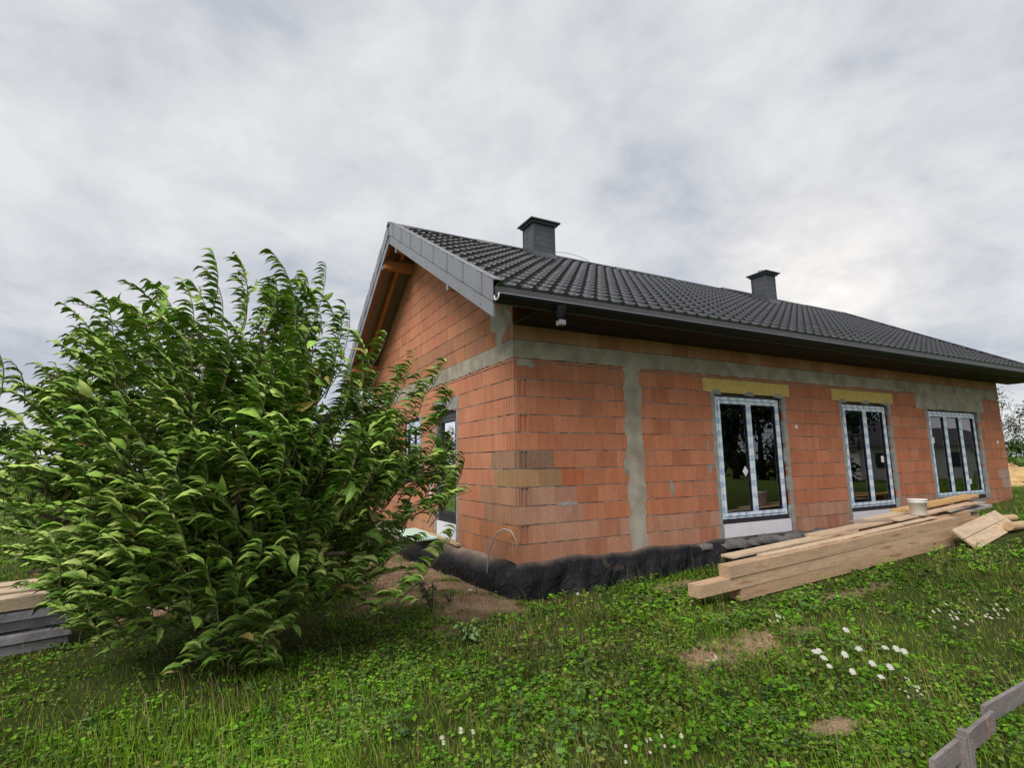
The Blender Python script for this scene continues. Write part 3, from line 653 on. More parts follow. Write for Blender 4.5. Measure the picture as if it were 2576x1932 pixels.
# ------------------------------------------------------------------ foil skirt at the wall foot
def foil(name, side, s0, s1, n, label):
    V, Fc, Cc = [], [], []; m_ = 12
    for i in range(n + 1):
        s_ = s0 + (s1 - s0) * i / n
        for j in range(m_ + 1):
            t = j / m_
            if side == 'f':
                fold = .035*math.sin(s_*7.3) + .03*math.sin(s_*3.1 + 1) + .028*math.sin(s_*13.7 + t*3) + .06*abs(math.sin(s_*2.6 + t*2.6)) + .045*abs(math.sin(s_*6.1 - t*2.1 + 1)) + .022*abs(math.sin(s_*15 + t*5)) - .03
                outw = .015 + .15*t + (fold + .02)*min(1, t*3)*.75; zt_ = .03 + .012*math.sin(s_*9) - .02*math.sin(s_*4.1+1)
                outw = max(outw, .008); cn = max(0, 1 - (s_ + .06)/.16); outw = outw*(1-cn) + (.012 + .2*t)*cn; x, y = s_ + .06*cn - outw*cn, -outw; g_ = gz(x, y) - .05; z = zt_ + (g_ - zt_) * t
            else:
                bul = .20 + .22*max(0, min(1, (s_ - 1.2)/2.2)) ; outw = .010 + bul*math.sin(min(1, t*1.15)*math.pi*.62) + .02*math.sin(s_*5 + t*3)*t
                zt_ = .02 + .01*math.sin(s_*7); outw = max(outw, .008); cn = max(0, 1 - (s_ + .05)/.16); outw = outw*(1-cn) + (.010 + .2*t)*cn; x, y = -outw, s_ + .05*cn - outw*cn; g_ = gz(x, y) - .05; z = zt_ + (g_ - zt_) * (t**1.6 if s_ > .3 else t)
            V.append((x, y, z))
    for i in range(n):
        for j in range(m_): a = i*(m_+1)+j; Fc.append((a, a+1, a+m_+2, a+m_+1)); Cc.append(((max(0, 1.15 - 1.9*j/m_), 0, 0)) if side == 'g' else ((max(0, .55 - 3.5*j/m_), 0, 0)))
    B = MB(); B.v = V; B.f = Fc; B.c = Cc
    o = B.build(name, 'foil', None, True, fix=False); dd = []
    for lp in o.data.loops:
        j = lp.vertex_index % (m_ + 1); q = max(0, 1.15 - 1.9*j/m_)*min(1, max(.15, o.data.vertices[lp.vertex_index].co.y/.8)) if side == 'g' else max(0, .62 - 3.6*j/m_); dd += [q, 0, 0, 1]
    o.data.attributes['tint'].data.foreach_set('color', dd); md = o.modifiers.new('thick', 'SOLIDIFY'); md.thickness = .004; md.offset = 0
    tag(o, label, 'foil'); return o   
foil('foundation_foil', 'f', -.06, 6.4, 260, 'black dimpled foil folded along the foot of the windowed wall')
foil('foundation_foil', 'g', -.05, 4.3, 160, 'dusty dark foil bulging along the foot of the gable wall')
# mortar ledge under the nearest window, mint board and batten under the narrow window
B = MB(); n = 60
for i in range(n):
    s_ = 3.25 + 4.0*i/n; s2 = 3.25 + 4.0*(i+1)/n
    en = lambda s: min(1, max(0, (s - 3.25)/.7))**.7; f = lambda s: .03 + en(s)*(.17 + .05*math.sin(s*5) + .03*math.sin(s*17)); h = lambda s: en(s)*(.025 + .02*math.sin(s*8) + .01*math.sin(s*21)) - .03
    B.add([(s_, -.008, h(s_) + .03), (s2, -.008, h(s2) + .03), (s2, -f(s2)*.6, h(s2)), (s_, -f(s_)*.6, h(s_)), (s2, -f(s2), -.09), (s_, -f(s_), -.09), (s_, -.008, -.12), (s2, -.008, -.12)], [(0, 1, 2, 3), (3, 2, 4, 5), (6, 7, 1, 0), (5, 4, 7, 6)])
tag(B.build('mortar_ledge', mat('wet_mortar', (.135, .125, .12), .85, .35, 6, .2, 40, .8, 18), None, True), 'rough dark grey mortar ledge under the nearest patio window', 'ledge')
B = MB(); B.prism([(-.50, .03), (-.48, .055), (-.02, .075), (-.02, .05)], 2.65, 4.25, 'y'); tag(B.build('insulation_board', 'mint'), 'pale mint foam board lying at the foot of the gable wall', 'board')
B = MB(); B.beam((-.10, 1.75, .05), (-.07, 3.25, .075), .07, .035, tint=(.5, .38, .22)); tag(B.build('wooden_batten', 'timber'), 'short pale wooden batten lying below the tall narrow window', 'batten')

# ------------------------------------------------------------------ timber pile
WD = [(.54, .365, .235), (.50, .325, .20), (.57, .41, .28), (.48, .30, .175), (.60, .46, .32)]
def beam_obj(name, p0, p1, wd, ht, label, cat, group, tint=None, up=(0, 0, 1), ch=.004):
    tint = jit(tint or rnd.choice(WD), .08); mid = (Vector(p0) + Vector(p1)) / 2
    B = MB(); B.beam(Vector(p0) - mid, Vector(p1) - mid, wd, ht, up, tint, ch); o = B.build(name, 'timber'); o.location = mid; tag(o, label, cat, group); return o
SLP = .043; PB = 'sawn beams piled by the wall'; PBD = 'boards on the timber pile'
def pz(x, lvl): return -.385 + SLP*(x - 2.2) + lvl*.148 + .074
bm = lambda x0, x1, y, lvl, lab, tint=None, dy=0: beam_obj('timber_beam', (x0, y, pz(x0, lvl)), (x1, y + dy, pz(x1, lvl)), .17, .1475, lab, 'beam', PB, tint)
bm(2.22, 7.5, -1.60, 0, 'lowest square beam of the timber pile, half sunk in weeds', WD[1])
bm(1.50, 7.7, -1.61, 1, 'square beam of the timber pile whose end sticks out farthest towards the corner', WD[0], .02)
bm(2.02, 7.75, -1.625, 2, 'topmost front square beam of the timber pile with clear end face', WD[0], .04)
bm(2.9, 8.9, -1.36, 0, 'second square beam back in the bottom row of the timber pile', WD[3])
bm(2.6, 9.0, -1.37, 1, 'second square beam back in the middle row of the timber pile', WD[3])
bm(3.3, 8.8, -1.365, 2, 'second square beam back in the top row of the timber pile', WD[1])
bm(3.2, 9.4, -1.16, 0, 'square beam at the back bottom of the timber pile by the wall', WD[1])
bm(3.0, 9.6, -1.18, 1, 'square beam at the back middle of the timber pile by the wall', WD[2])
def bd(x0, x1, y0, y1, h0, h1, wd, th, lab, tint, roll=0.0):
    return beam_obj('loose_board', (x0, y0, pz(x0, 2.5) + h0 + th/2), (x1, y1, pz(x1, 2.5) + h1 + th/2), wd, th, lab, 'board', PBD, tint, up=(0, math.sin(roll), math.cos(roll)), ch=.002)
bd(2.35, 5.3, -1.40, -1.30, .012, .002, .20, .030, 'near end board with slanted cut lying on the timber pile', WD[4])
bd(2.75, 5.0, -1.585, -1.60, .002, .002, .11, .022, 'narrow pale lath on the front edge of the timber pile', WD[4])
bd(4.3, 8.3, -1.30, -1.22, .034, .034, .24, .030, 'long wide pale board across the middle of the timber pile', WD[2])
bd(4.9, 7.3, -1.56, -1.53, .002, .024, .13, .022, 'thin board along the front edge halfway down the timber pile', WD[4])
bd(6.0, 8.5, -1.12, -1.02, .066, .066, .22, .028, 'board behind the bucket on the timber pile', WD[4])
bd(6.3, 9.3, -1.42, -1.30, .066, .066, .18, .026, 'dark edged board under the white bucket', WD[2])
bd(5.7, 6.6, -1.05, -1.42, .068, .068, .16, .022, 'short crooked board lying askew before the bucket', (.34, .27, .22))
bd(7.2, 10.9, -1.02, -.66, .10, .05, .26, .032, 'long yellow board reaching under the far patio window', (.58, .36, .15))
bd(7.6, 10.3, -1.20, -.92, .13, .08, .20, .03, 'upper yellow plank reaching under the far patio window', (.55, .33, .14))
bd(8.0, 9.9, -1.42, -1.2, .04, .02, .16, .026, 'grey weathered board at the far end of the timber pile', (.36, .32, .28))
bd(8.9, 10.3, -1.25, -1.08, -.06, -.10, .28, .05, 'stubby grey slab at the far end of the timber pile', (.40, .38, .35))
# props carrying the far ends
for i, (x, y) in enumerate([(8.9, -1.05), (10.2, -.78)]):
    g_ = gz(x, y); top = pz(x, 2.5) + [.06, .02][i]; B = MB(); B.box(-.10, .10, -.12, .12, 0, max(.08, top - g_ + .02), (.38, .2, .1)); o = B.build('support_block', 'timber'); o.location = (x, y, g_ - .02)
    tag(o, ['wooden block under the yellow boards behind the bucket', 'wooden block under the yellow boards by the far patio window'][i], 'block')
def lean(tl, tr, off, lab, tint):
    # plank leaning on the pile: upper edge tl-tr, lower edge shifted by off
    B = MB(); th = .035; tl, tr, off = Vector(tl), Vector(tr), Vector(off)
    V = [tl + off, tr + off + Vector((.03, 0, 0)), tr, tl]
    nrm = (V[1]-V[0]).cross(V[3]-V[0]).normalized()*th; mid = (V[0] + V[2]) / 2
    B.add([v - mid for v in V] + [v - nrm - mid for v in V], [(0, 1, 2, 3), (7, 6, 5, 4), (0, 4, 5, 1), (1, 5, 6, 2), (2, 6, 7, 3), (3, 7, 4, 0)], jit(tint, .05))
    o = B.build('leaning_plank', 'timber'); o.location = mid; tag(o, lab, 'plank', 'planks leaning on the far end of the pile'); return o
lean((7.12, -1.85, .15), (9.75, -1.46, .29), (.10, -.11, -.14), 'upper of the two wide planks leaning against the far end of the pile', (.60, .45, .31))
lean((7.23, -1.965, .002), (9.90, -1.565, .142), (.10, -.12, -.15), 'lower of the two wide planks leaning against the far end of the pile', (.58, .43, .29))
for i, (x, y) in enumerate([(9.75, -1.88), (10.3, -1.35)]):
    B = MB(); n = 12; B.tube([(-.55, .05, 0), (0, 0, .0), (.45, -.03, 0)], [.075, .075, .07], 12, (.55, .38, .22)); o = B.build('round_log', 'timber', None, False); o.location = (x, y, gz(x, y) + .075)
    tag(o, ['short round log poking from under the leaning planks', 'short round log lying between planks and wall corner'][i], 'log')
B = MB(); bx_, by_ = 7.0, -1.45; bz = pz(bx_, 2.5) + .066 + .026
B.lathe([(.0, .0), (.128, .0), (.135, .012), (.152, .25), (.158, .25), (.158, .27), (.152, .275), (.146, .27), (.13, .02), (0, .02)], (0, 0, 0), 28)
bk = B.build('plastic_bucket', 'bucket', None, True); bk.location = (bx_, by_, bz); bk.scale = (.86, .86, .9); tag(bk, 'white plastic bucket standing on the timber pile', 'bucket')
B = MB(); B.lathe([(.153, .228), (.166, .232), (.166, .252), (.153, .256)], (0, 0, 0), 28); B.build('rim', 'bucket', bk, True)
B = MB(); B.lathe([(.0, .262), (.10, .266), (.160, .256), (.172, .262), (.172, .276), (.160, .284), (.06, .290), (.0, .286)], (.008, 0, .012), 28); B.build('lid', 'bucket', bk, True)
B = MB(); B.tube([(.168*math.cos(a), .168*math.sin(a), .22 - .14*math.sin((a+1.9)/2.6*math.pi)) for a in np.linspace(-1.9, .7, 12)], .004, 5); B.build('handle', 'steel', bk)

# ------------------------------------------------------------------ batter board lower right
PX, PY = -.46, -5.03; gzr = gz(PX, PY)
root = empty('batter_board', (PX, PY, gzr)); tag(root, 'weathered grey plank rail on a post in the near right grass', 'batter board')
def bbp(name, p0, p1, wd, ht, m='board_grey', up=(0, 0, 1)):
    B = MB(); off = Vector((PX, PY, gzr)); B.beam(Vector(p0) - off, Vector(p1) - off, wd, ht, up, ch=.003); return B.build(name, m, root)
bbp('post', (PX, PY - .045, gzr - .25), (PX + .004, PY - .042, .115), .04, .045, up=(0, 1, 0)); bbp('post', (PX - .032, PY - .046, gzr - .25), (PX - .034, PY - .043, .098), .022, .04, up=(0, 1, 0))
bbp('plank', (PX - .32, PY - .055, .035), (PX + .42, PY + .018, .04), .020, .092); bbp('plank', (PX + .40, PY + .045, .058), (PX + 2.2, PY + .10, .075), .020, .090)
bbp('post', (1.5, -4.99, gz(1.5, -4.99) - .2), (1.5, -4.988, .17), .05, .05, up=(0, 1, 0)); bbp('paint_mark', (PX + .285, PY - .0065, .0395), (PX + .325, PY - .0025, .0397), .0035, .088, 'redpaint')

# ------------------------------------------------------------------ left stack, gravel, small things on soil
stk = empty('slab_stack', (-5.75, .95, gz(-5.75, .95) - .02)); stk.rotation_euler.z = .28; tag(stk, 'low stack of grey slabs under pale planks behind the tree', 'stack')
for k, (ox, oy, sx, sy) in enumerate([(.0, .02, .90, .52), (.05, -.03, .86, .50), (-.06, .03, .92, .47), (.02, -.02, .84, .50)]):
    B = MB(); z0_ = k*.105; B.add([(ox-sx, oy-sy, z0_), (ox+sx, oy-sy, z0_), (ox+sx, oy+sy, z0_), (ox-sx, oy+sy, z0_), (ox-sx, oy-sy+.01, z0_+.085), (ox+sx-.02, oy-sy, z0_+.09), (ox+sx, oy+sy, z0_+.085), (ox-sx, oy+sy, z0_+.09)], [(3, 2, 1, 0), (4, 5, 6, 7), (0, 1, 5, 4), (1, 2, 6, 5), (2, 3, 7, 6), (3, 0, 4, 7)]); o = B.build('slab', 'wrap', stk)
    md = o.modifiers.new('round', 'BEVEL'); md.width = .008; md.segments = 2
    B = MB()
    for q in (-.6, 0, .6): B.box(ox + q - .05, ox + q + .05, oy - .4, oy + .4, z0_ + .086, z0_ + .105)
    o2 = B.build('spacer_lath', 'board_grey', stk); tag(o2, kind='stuff')
for i, (dx, dy, dz, l_, wd, lab) in enumerate([(0, -.42, .36, 2.4, .22, 'front pale thick plank on the grey slab stack at the left edge'), (-.1, .0, .36, 2.3, .30, 'middle pale thick plank on the grey slab stack at the left edge'), (.0, .42, .36, 2.2, .26, 'back pale thick plank on the grey slab stack at the left edge')]):
    c, s_ = math.cos(.28), math.sin(.28); px, py = -5.75 + dx*c - dy*s_, .95 + dx*s_ + dy*c; z = gz(-5.75, .95) - .02 + .42 + .06
    beam_obj('thick_plank', (px - l_/2*c, py - l_/2*s_, z), (px + l_/2*c, py + l_/2*s_, z), wd, .12, lab, 'plank', 'planks on the slab stack', (.56, .43, .30))
def stones(name, cx, cy, rx, ry, n, s0, s1, cols, h=0.0, label=None, cat=None, parent=None):
    base = np.array([(1, 0, 0), (-1, 0, 0), (0, 1, 0), (0, -1, 0), (0, 0, 1), (0, 0, -1)], float); fb = np.array([(0, 2, 4), (2, 1, 4), (1, 3, 4), (3, 0, 4), (2, 0, 5), (1, 2, 5), (3, 1, 5), (0, 3, 5)])
    a = rng.uniform(0, 2*np.pi, n); r = np.sqrt(rng.uniform(0, 1, n)); x = cx + rx*r*np.cos(a); y = cy + ry*r*np.sin(a); s_ = rng.uniform(s0, s1, n)**1.0
    z = G(x, y) + h*(1 - r**2) + s_*.2; sc = rng.uniform(.6, 1.2, (n, 1, 3)) * s_[:, None, None]; an = rng.uniform(0, 6.28, n); c, sn = np.cos(an)[:, None], np.sin(an)[:, None]
    V = (base[None] + rng.uniform(-.25, .25, (n, 6, 3))) * sc; V = np.stack([V[..., 0]*c - V[..., 1]*sn, V[..., 0]*sn + V[..., 1]*c, V[..., 2]], -1) + np.stack([x, y, z], -1)[:, None]
    Fx = (fb[None] + (np.arange(n)*6)[:, None, None]).reshape(-1, 3); C = np.repeat(np.array(cols)[rng.integers(0, len(cols), n)], 8, axis=0)
    o = npmesh(name, V.reshape(-1, 3), [Fx], C, 'gravel', parent); return o
tag(stones('gravel_pile', -4.65, 2.3, .8, .7, 2600, .02, .05, [(.55, .48, .42), (.42, .34, .30), (.62, .55, .5), (.35, .27, .22)], .28), 'heap of pale gravel showing through the lower tree branches', 'gravel', kind='stuff')
tag(stones('soil_pebbles', -.9, .9, 1.1, 2.6, 900, .006, .02, [(.36, .22, .13), (.30, .18, .10), (.44, .33, .24), (.30, .18, .11), (.34, .2, .12)]), 'small stones and clods strewn on the bare soil', 'pebbles', kind='stuff')
tag(stones('patch_clods', .8, -2.76, 1.1, .32, 260, .006, .024, [(.30, .22, .13), (.32, .19, .11), (.38, .25, .15)]), 'clods on the bare patch in the grass', 'clods', kind='stuff')
def rock(name, loc, r, m, seed, sq=(1, 1, .75)):
    rr = random.Random(seed); B = MB(); n, k = 12, 8; ph = [rr.uniform(0, 6) for _ in range(6)]
    vs = []; fs = []
    for i in range(k + 1):
        th = math.pi*i/k
        for j in range(n):
            p = 2*math.pi*j/n; d = 1 + .16*math.sin(3*p + ph[0] + 2*th) + .13*math.sin(2*th*2 + ph[1] + p) + .08*math.sin(5*p + ph[2])*math.sin(th)
            vs.append((r*sq[0]*d*math.sin(th)*math.cos(p), r*sq[1]*d*math.sin(th)*math.sin(p), r*sq[2]*d*math.cos(th)))
    for i in range(k):
        for j in range(n): fs.append((i*n+j, i*n+(j+1) % n, (i+1)*n+(j+1) % n, (i+1)*n+j))
    B.add(vs, fs); o = B.build(name, m); o.location = loc; return o
tag(rock('pale_stone', (-.42, .58, gz(-.42, .58) + .015), .035, 'stone', 3), 'round white stone on the bare soil beside the foil', 'stone')
tag(rock('pale_stone', (.75, -.30, gz(.75, -.3) + .01), .028, 'stone', 5), 'small white stone at the foot of the black foil', 'stone')
for i, (x, y, zz, r, lab) in enumerate([(21.6, 2.4, .0, .62, 'big yellow boulder in the rubble beyond the house corner'), (22.9, 2.8, .1, .6, 'right-hand yellow boulder at the edge of the rubble'), (21.4, 2.9, .55, .36, 'pale rock topmost in the rubble beyond the house corner'), (22.4, 3.5, .45, .5, 'rear brown rock in the rubble beyond the house corner'), (20.9, 2.1, -.15, .3, 'low flat rock in front of the yellow boulder')]):
    tag(rock('boulder', (x, y, gz(x, y) + r*.35 + zz), r, 'rubble', 20 + i, (1.1, 1, .8)), lab, 'boulder', 'boulders of the rubble heap')
B = MB(); pts = [(-.16, .55, gz(-.16, .55) - .05), (-.19, .5, -.1), (-.20, .42, .12), (-.19, .30, .32), (-.16, .20, .42), (-.11, .12, .46), (-.06, .03, .44), (-.03, -.05, .33), (-.02, -.09, .18)]
tag(B.tube(pts, [.011]*7 + [.007, .004], 7).build('bent_hose', 'hose', None, True), 'grey hose end bent in a hoop near the house corner', 'hose')

# ------------------------------------------------------------------ leaves
def frames(dirs, ups):
    x = dirs / np.linalg.norm(dirs, axis=1, keepdims=True); y = np.cross(ups, x); y /= np.linalg.norm(y, axis=1, keepdims=True) + 1e-9; z = np.cross(x, y); return np.stack([x, y, z], -1)
LX = np.array([0, .18, .45, .75, 1.0]); LWd = np.array([.02, .30, .40, .24, .0]); LH = np.array([0, .07, .09, -.02, -.24])
lv = [(0, 0, 0)]
for i in range(1, 4): lv += [(LX[i], -LWd[i]*.52, LH[i] + .12*LWd[i]/.4), (LX[i], 0, LH[i]), (LX[i], LWd[i]*.52, LH[i] + .12*LWd[i]/.4)]
lv += [(1, 0, LH[4])]; lv = np.array(lv)
lt = np.array([(0, 2, 1), (0, 3, 2), (7, 8, 10), (8, 9, 10)]); lq = np.array([(1, 2, 5, 4), (2, 3, 6, 5), (4, 5, 8, 7), (5, 6, 9, 8)])
lt = lt[:, ::1]
def leafmesh(name, R, P, sc, cols, m, parent):
    V = np.einsum('nij,kj->nki', R, lv) * sc[:, None, None] + P[:, None]; n = len(P); o = (np.arange(n)*len(lv))[:, None, None]
    return npmesh(name, V.reshape(-1, 3), [(lt[None] + o).reshape(-1, 3), (lq[None] + o).reshape(-1, 4)], np.concatenate([np.repeat(cols, 4, 0), np.repeat(cols, 4, 0)]), m, parent, True)

wv_ = np.array([(0, 0, 0), (.5, -.27, .05), (.5, 0, .0), (.5, .27, .05), (1, 0, -.08)]); wq = np.array([(0, 2, 4, 1), (0, 3, 4, 2)])
def weedmesh(name, R, P, sc, cols):
    V = np.einsum('nij,kj->nki', R, wv_) * sc[:, None, None] + P[:, None]; n = len(P); o = (np.arange(n)*5)[:, None, None]
    return npmesh(name, V.reshape(-1, 3), [(wq[None] + o).reshape(-1, 4)], np.repeat(cols, 2, 0), 'grass', None)
def patch(x, y): return 1 + .22*np.clip(wob(x*.7 + 5, y*.7 + 1), -1.2, 1.2) + .16*np.clip(wob(x*2.1, y*2.3 + 3), -1.2, 1.2)
# ------------------------------------------------------------------ cherry tree
TB = np.array([-3.38, -.45, gz(-3.38, -.45)]); RV = np.array([.8836, -.4682, 0]); DV = np.array([.4682, .8836, 0]); UP = np.array([0, 0, 1.0])
OUT = [(-0.62, 4.12), (-0.28, 4.02), (0.14, 4.0), (0.72, 3.86), (0.94, 3.39), (1.05, 3.14), (1.4, 3.09), (1.67, 2.88), (2.01, 2.77), (1.98, 2.55), (2.02, 2.13), (2.18, 1.78), (2.02, 1.41), (1.80, 1.04), (1.72, 0.76), (1.33, 0.58), (0.68, 0.17), (-0.01, 0.10), (-1.05, 0.12), (-1.60, 0.72), (-2.25, 0.9), (-2.55, 1.40), (-2.35, 1.85), (-1.90, 2.15), (-1.88, 2.70), (-1.86, 3.08), (-1.88, 3.42), (-1.55, 3.55), (-1.2, 3.75), (-0.72, 3.72)]
CC = np.array([-.10, 1.75]); oa = np.array([math.atan2(z - CC[1], r - CC[0]) for r, z in OUT]); orr = np.array([math.hypot(r - CC[0], z - CC[1]) for r, z in OUT]); od = np.argsort(oa); oa, orr = oa[od], orr[od]
def orad(a): return np.interp(a, oa, orr, period=2*np.pi)*(.95 + .07*math.sin(5*a + 1.2) + .05*math.sin(9*a + .4))
def to3(r, d, z): return TB + RV*r + DV*d + UP*z
shoots = []   # (start, mid, tip, length)
def shoot(tr, td, tz, ln, lift=.30):
    # shoots leave the limbs outwards and upwards, and the wind bends their ends over to the left
    a = np.array([tr - .15, td*1.1, (tz - 1.0)*.8]); a /= np.linalg.norm(a) + 1e-6; a = a*.8 + np.array([-.12, 0, lift + .12]) + rng.normal(0, .26, 3); a /= np.linalg.norm(a)
    tip = np.array([tr, td, tz]); out_ = a + np.array([.45, 0, .22]); out_ /= np.linalg.norm(out_)
    st = tip - a*ln; mid = st + out_*ln*.62 + rng.normal(0, .025, 3)*ln
    shoots.append((to3(*st), to3(*mid), to3(*tip)))
for r, z in OUT:
    if z > .5:
        shoot(r + .10, rng.normal(0, .2), z - .02, rng.uniform(.85, 1.15)); shoot(r + .16, rng.normal(.1, .3), z - .30, rng.uniform(.5, .8))
for _ in range(36):    # boughs reaching right, towards the gable wall
    a = rng.uniform(-.75, .55); s_ = rng.uniform(.40, .84); H = 1.1*math.sqrt(max(0, 1 - s_*s_)) + .1; d = rng.uniform(-1, .8)*H; R_ = orad(a)*s_; r, z = CC[0] + R_*math.cos(a), CC[1] + R_*math.sin(a)
    for j in range(5): shoot(r + rng.normal(0, .13), d + rng.normal(0, .13), max(.3, z + rng.normal(0, .12)), rng.uniform(.35, .6), rng.normal(.05, .2))
n_sp = 0
while n_sp < 185:      # sprays: a handful of shoots that grow side by side from one bough
    a = rng.uniform(-np.pi, np.pi); s_ = math.sqrt(rng.uniform(.02, 1)) * .93; H = 1.5*math.sqrt(max(0, 1 - s_*s_)) + .08; q = rng.random()
    d = -H*rng.uniform(.75, 1.0) if q < .60 else (H*rng.uniform(.5, 1) if q < .80 else rng.uniform(-H, H)*.7)
    R_ = orad(a)*s_*(1 + .20*min(d, 0)); r, z = CC[0] + .08 + R_*math.cos(a), CC[1] + R_*math.sin(a)
    if z < .18: continue
    k = rng.integers(4, 8); base = rng.uniform(.45, .75); spread = rng.uniform(.10, .17)
    for j in range(k): shoot(r + rng.normal(0, spread), d + rng.normal(0, spread), max(.12, z + rng.normal(0, spread*.8) - .02*j), base*rng.uniform(.7, 1.15), .30 + rng.normal(0, .1))
    n_sp += 1
for _ in range(240):   # inner twigs
    a = rng.uniform(-np.pi, np.pi); R_ = orad(a)*.62*math.sqrt(rng.random()); r, z = CC[0] + R_*math.cos(a), CC[1] + R_*math.sin(a); shoot(r, rng.uniform(-.7, .9), max(.2, z), rng.uniform(.4, .6))
tree = empty('cherry_tree', TB.tolist()); tag(tree, 'bushy cherry tree with windblown drooping leaves left of the house', 'tree')
inv = -TB
tw, TR = MB(), MB(); LP, LD, LU, LS = [], [], [], []
WIND = -RV*.95 - DV*.12
for st, mid, tip in shoots:
    t = np.linspace(0, 1, 6)[:, None]; c = (1-t)**2*st + 2*t*(1-t)*mid + t*t*tip; tw.tube([tuple(p - TB) for p in c], [.006, .005, .0045, .0038, .003, .002], 4, cap=False)
    ln = np.linalg.norm(tip - st); n = max(6, int(ln / .034)); bias = rng.normal(0, .12, 3); fl = rng.normal(0, .10)
    for i in range(n):
        u = min(1.0, .10 + .90*(i + .4)/n)
        p = (1-u)**2*st + 2*u*(1-u)*mid + u*u*tip; dr = 2*(1-u)*(mid - st) + 2*u*(tip - mid); dr /= np.linalg.norm(dr) + 1e-9
        sd_ = np.cross(dr, UP); sd_ /= np.linalg.norm(sd_) + 1e-6; sg = 1 if i % 2 else -1
        ld = dr*.30 + sd_*sg*.26 + WIND*1.0 + UP*(.14 + fl) + bias + rng.normal(0, .13, 3)
        up = UP*1.0 + WIND*.05 + sd_*sg*.18 - DV*.12 + rng.normal(0, .16, 3)
        if rng.random() < .04: ld = rng.normal(0, 1, 3); up = rng.normal(0, 1, 3)
        LP.append(p); LD.append(ld); LU.append(up); LS.append(rng.choice([.08, .11, .13, .15, .17, .185])*rng.uniform(.88, 1.12)*(1.0 if u < .88 else .75))
LP, LD, LU, LS = map(np.array, (LP, LD, LU, LS)); R = frames(LD, LU); R[:, :, 1] *= rng.uniform(.85, 1.25, len(LP))[:, None]
basec = np.array([(.105, .215, .022), (.140, .265, .028), (.075, .165, .018), (.185, .30, .045), (.23, .325, .06)])
lc = basec[rng.integers(0, 5, len(LP))] * rng.uniform(.75, 1.2, (len(LP), 1)); old = rng.random(len(LP)) < .025; lc[old] = np.array([.26, .23, .05]) * rng.uniform(.7, 1.1, (old.sum(), 1))
trunk = MB()
def limb(p0, p1, r0, r1, bend=.15, n=7):
    p0, p1 = np.array(p0, float), np.array(p1, float); pts = [p0 + (p1-p0)*t + bend*math.sin(math.pi*t)*np.array([rnd.uniform(-.4, .4), rnd.uniform(-.4, .4), .5]) for t in np.linspace(0, 1, n)]
    trunk.tube([tuple(p) for p in pts], [r0 + (r1-r0)*t for t in np.linspace(0, 1, n)], 10)
lc3 = lambda r, d, z: RV*r + DV*d + UP*z
limb((0, 0, -.1), lc3(.03, 0, .55), .10, .085, .02)
for r, d, z, r1 in [(-1.3, -.5, 2.3, .02), (-.9, .6, 2.7, .02), (-.2, -.4, 3.0, .02), (.5, .4, 2.9, .02), (1.1, -.5, 2.2, .018), (1.5, .3, 1.6, .018), (-1.8, .2, 1.5, .018), (-.9, -1.1, 1.4, .016), (.6, -1.1, 1.5, .016), (.2, 1.0, 2.1, .018), (1.3, -.6, 1.0, .014), (-1.3, -.7, .9, .014), (.1, .2, 3.2, .018)]:
    limb(lc3(.03, 0, rnd.uniform(.3, .58)), lc3(r, d, z), .055, r1, .25)
trunk.build('trunk', 'bark', tree, True)
tw.build('twigs', mat('young_twig', (.12, .10, .045), .8, .3, 20), tree, fix=False)
dist = np.linalg.norm(LP - CAM, axis=1); order = np.argsort(dist); near = np.zeros(len(LP), bool)
pick = order[:1500][rng.permutation(min(1500, len(order)))[:300]]; near[pick] = True
crown = leafmesh('crown', R[~near], LP[~near] - TB, LS[~near], lc[~near], 'leaf', tree); tag(crown, kind='stuff')
vars_ = []
for c in basec:
    vo = leafmesh('leaf', np.eye(3)[None], np.zeros((1, 3)), np.ones(1), c[None], 'leaf', None); vars_.append(vo.data); bpy.data.objects.remove(vo)
for k in pick:
    o = link('leaf', vars_[rnd.randrange(5)], crown); mm = Matrix(R[k].tolist()).to_4x4() @ Matrix.Scale(LS[k], 4); mm.translation = Vector((LP[k] - TB).tolist()); o.matrix_basis = mm

# ------------------------------------------------------------------ other trees
def far_tree(name, loc, h, r, n, cols, label, seed, conifer=False, z0=.15, ls=.22, group=None, sg=.16):
    q = np.random.default_rng(seed); root = empty(name, (loc[0], loc[1], gz(*loc))); tag(root, label, 'tree', group)
    B = MB(); B.tube([(0, 0, -.2), (.05, 0, h*.3), (0, .05, h*.75)], [h*.025 + .02, h*.018 + .01, .02], 8)
    for k in range(6): a = k*1.05; B.tube([(0, 0, h*(.2 + .07*k)), (r*.6*math.cos(a), r*.6*math.sin(a), h*(.35 + .07*k))], [.03, .01], 5)
    B.build('trunk', 'bark', root, True)
    nc = max(8, n // 70); t = q.uniform(0, 1, nc)
    if conifer: cz = h*(z0 + (1-z0)*t); cr_ = r*(1.02 - t)*np.sqrt(q.uniform(.15, 1, nc))
    else: cz = h*(z0 + (1-z0)*(.5 + .5*np.cos(np.pi*(1-t)))); s_ = (cz/h - z0)/(1-z0); cr_ = r*np.sqrt(np.clip(4*s_*(1-s_), .05, 1))*np.sqrt(q.uniform(.2, 1, nc))
    ca = q.uniform(0, 6.28, nc); cen = np.stack([cr_*np.cos(ca), cr_*np.sin(ca), cz], -1); ci = q.integers(0, nc, n); P = cen[ci] + q.normal(0, r*sg, (n, 3)); P[:, 2] = np.maximum(P[:, 2], .1)
    Rr = frames(q.normal(0, 1, (n, 3)), UP + q.normal(0, .6, (n, 3))); C = np.array(cols)[ci % len(cols)] * q.uniform(.75, 1.25, (n, 1))
    leafmesh('crown', Rr, P, q.uniform(.7, 1.3, n)*ls, C, 'farleaf', root); return root
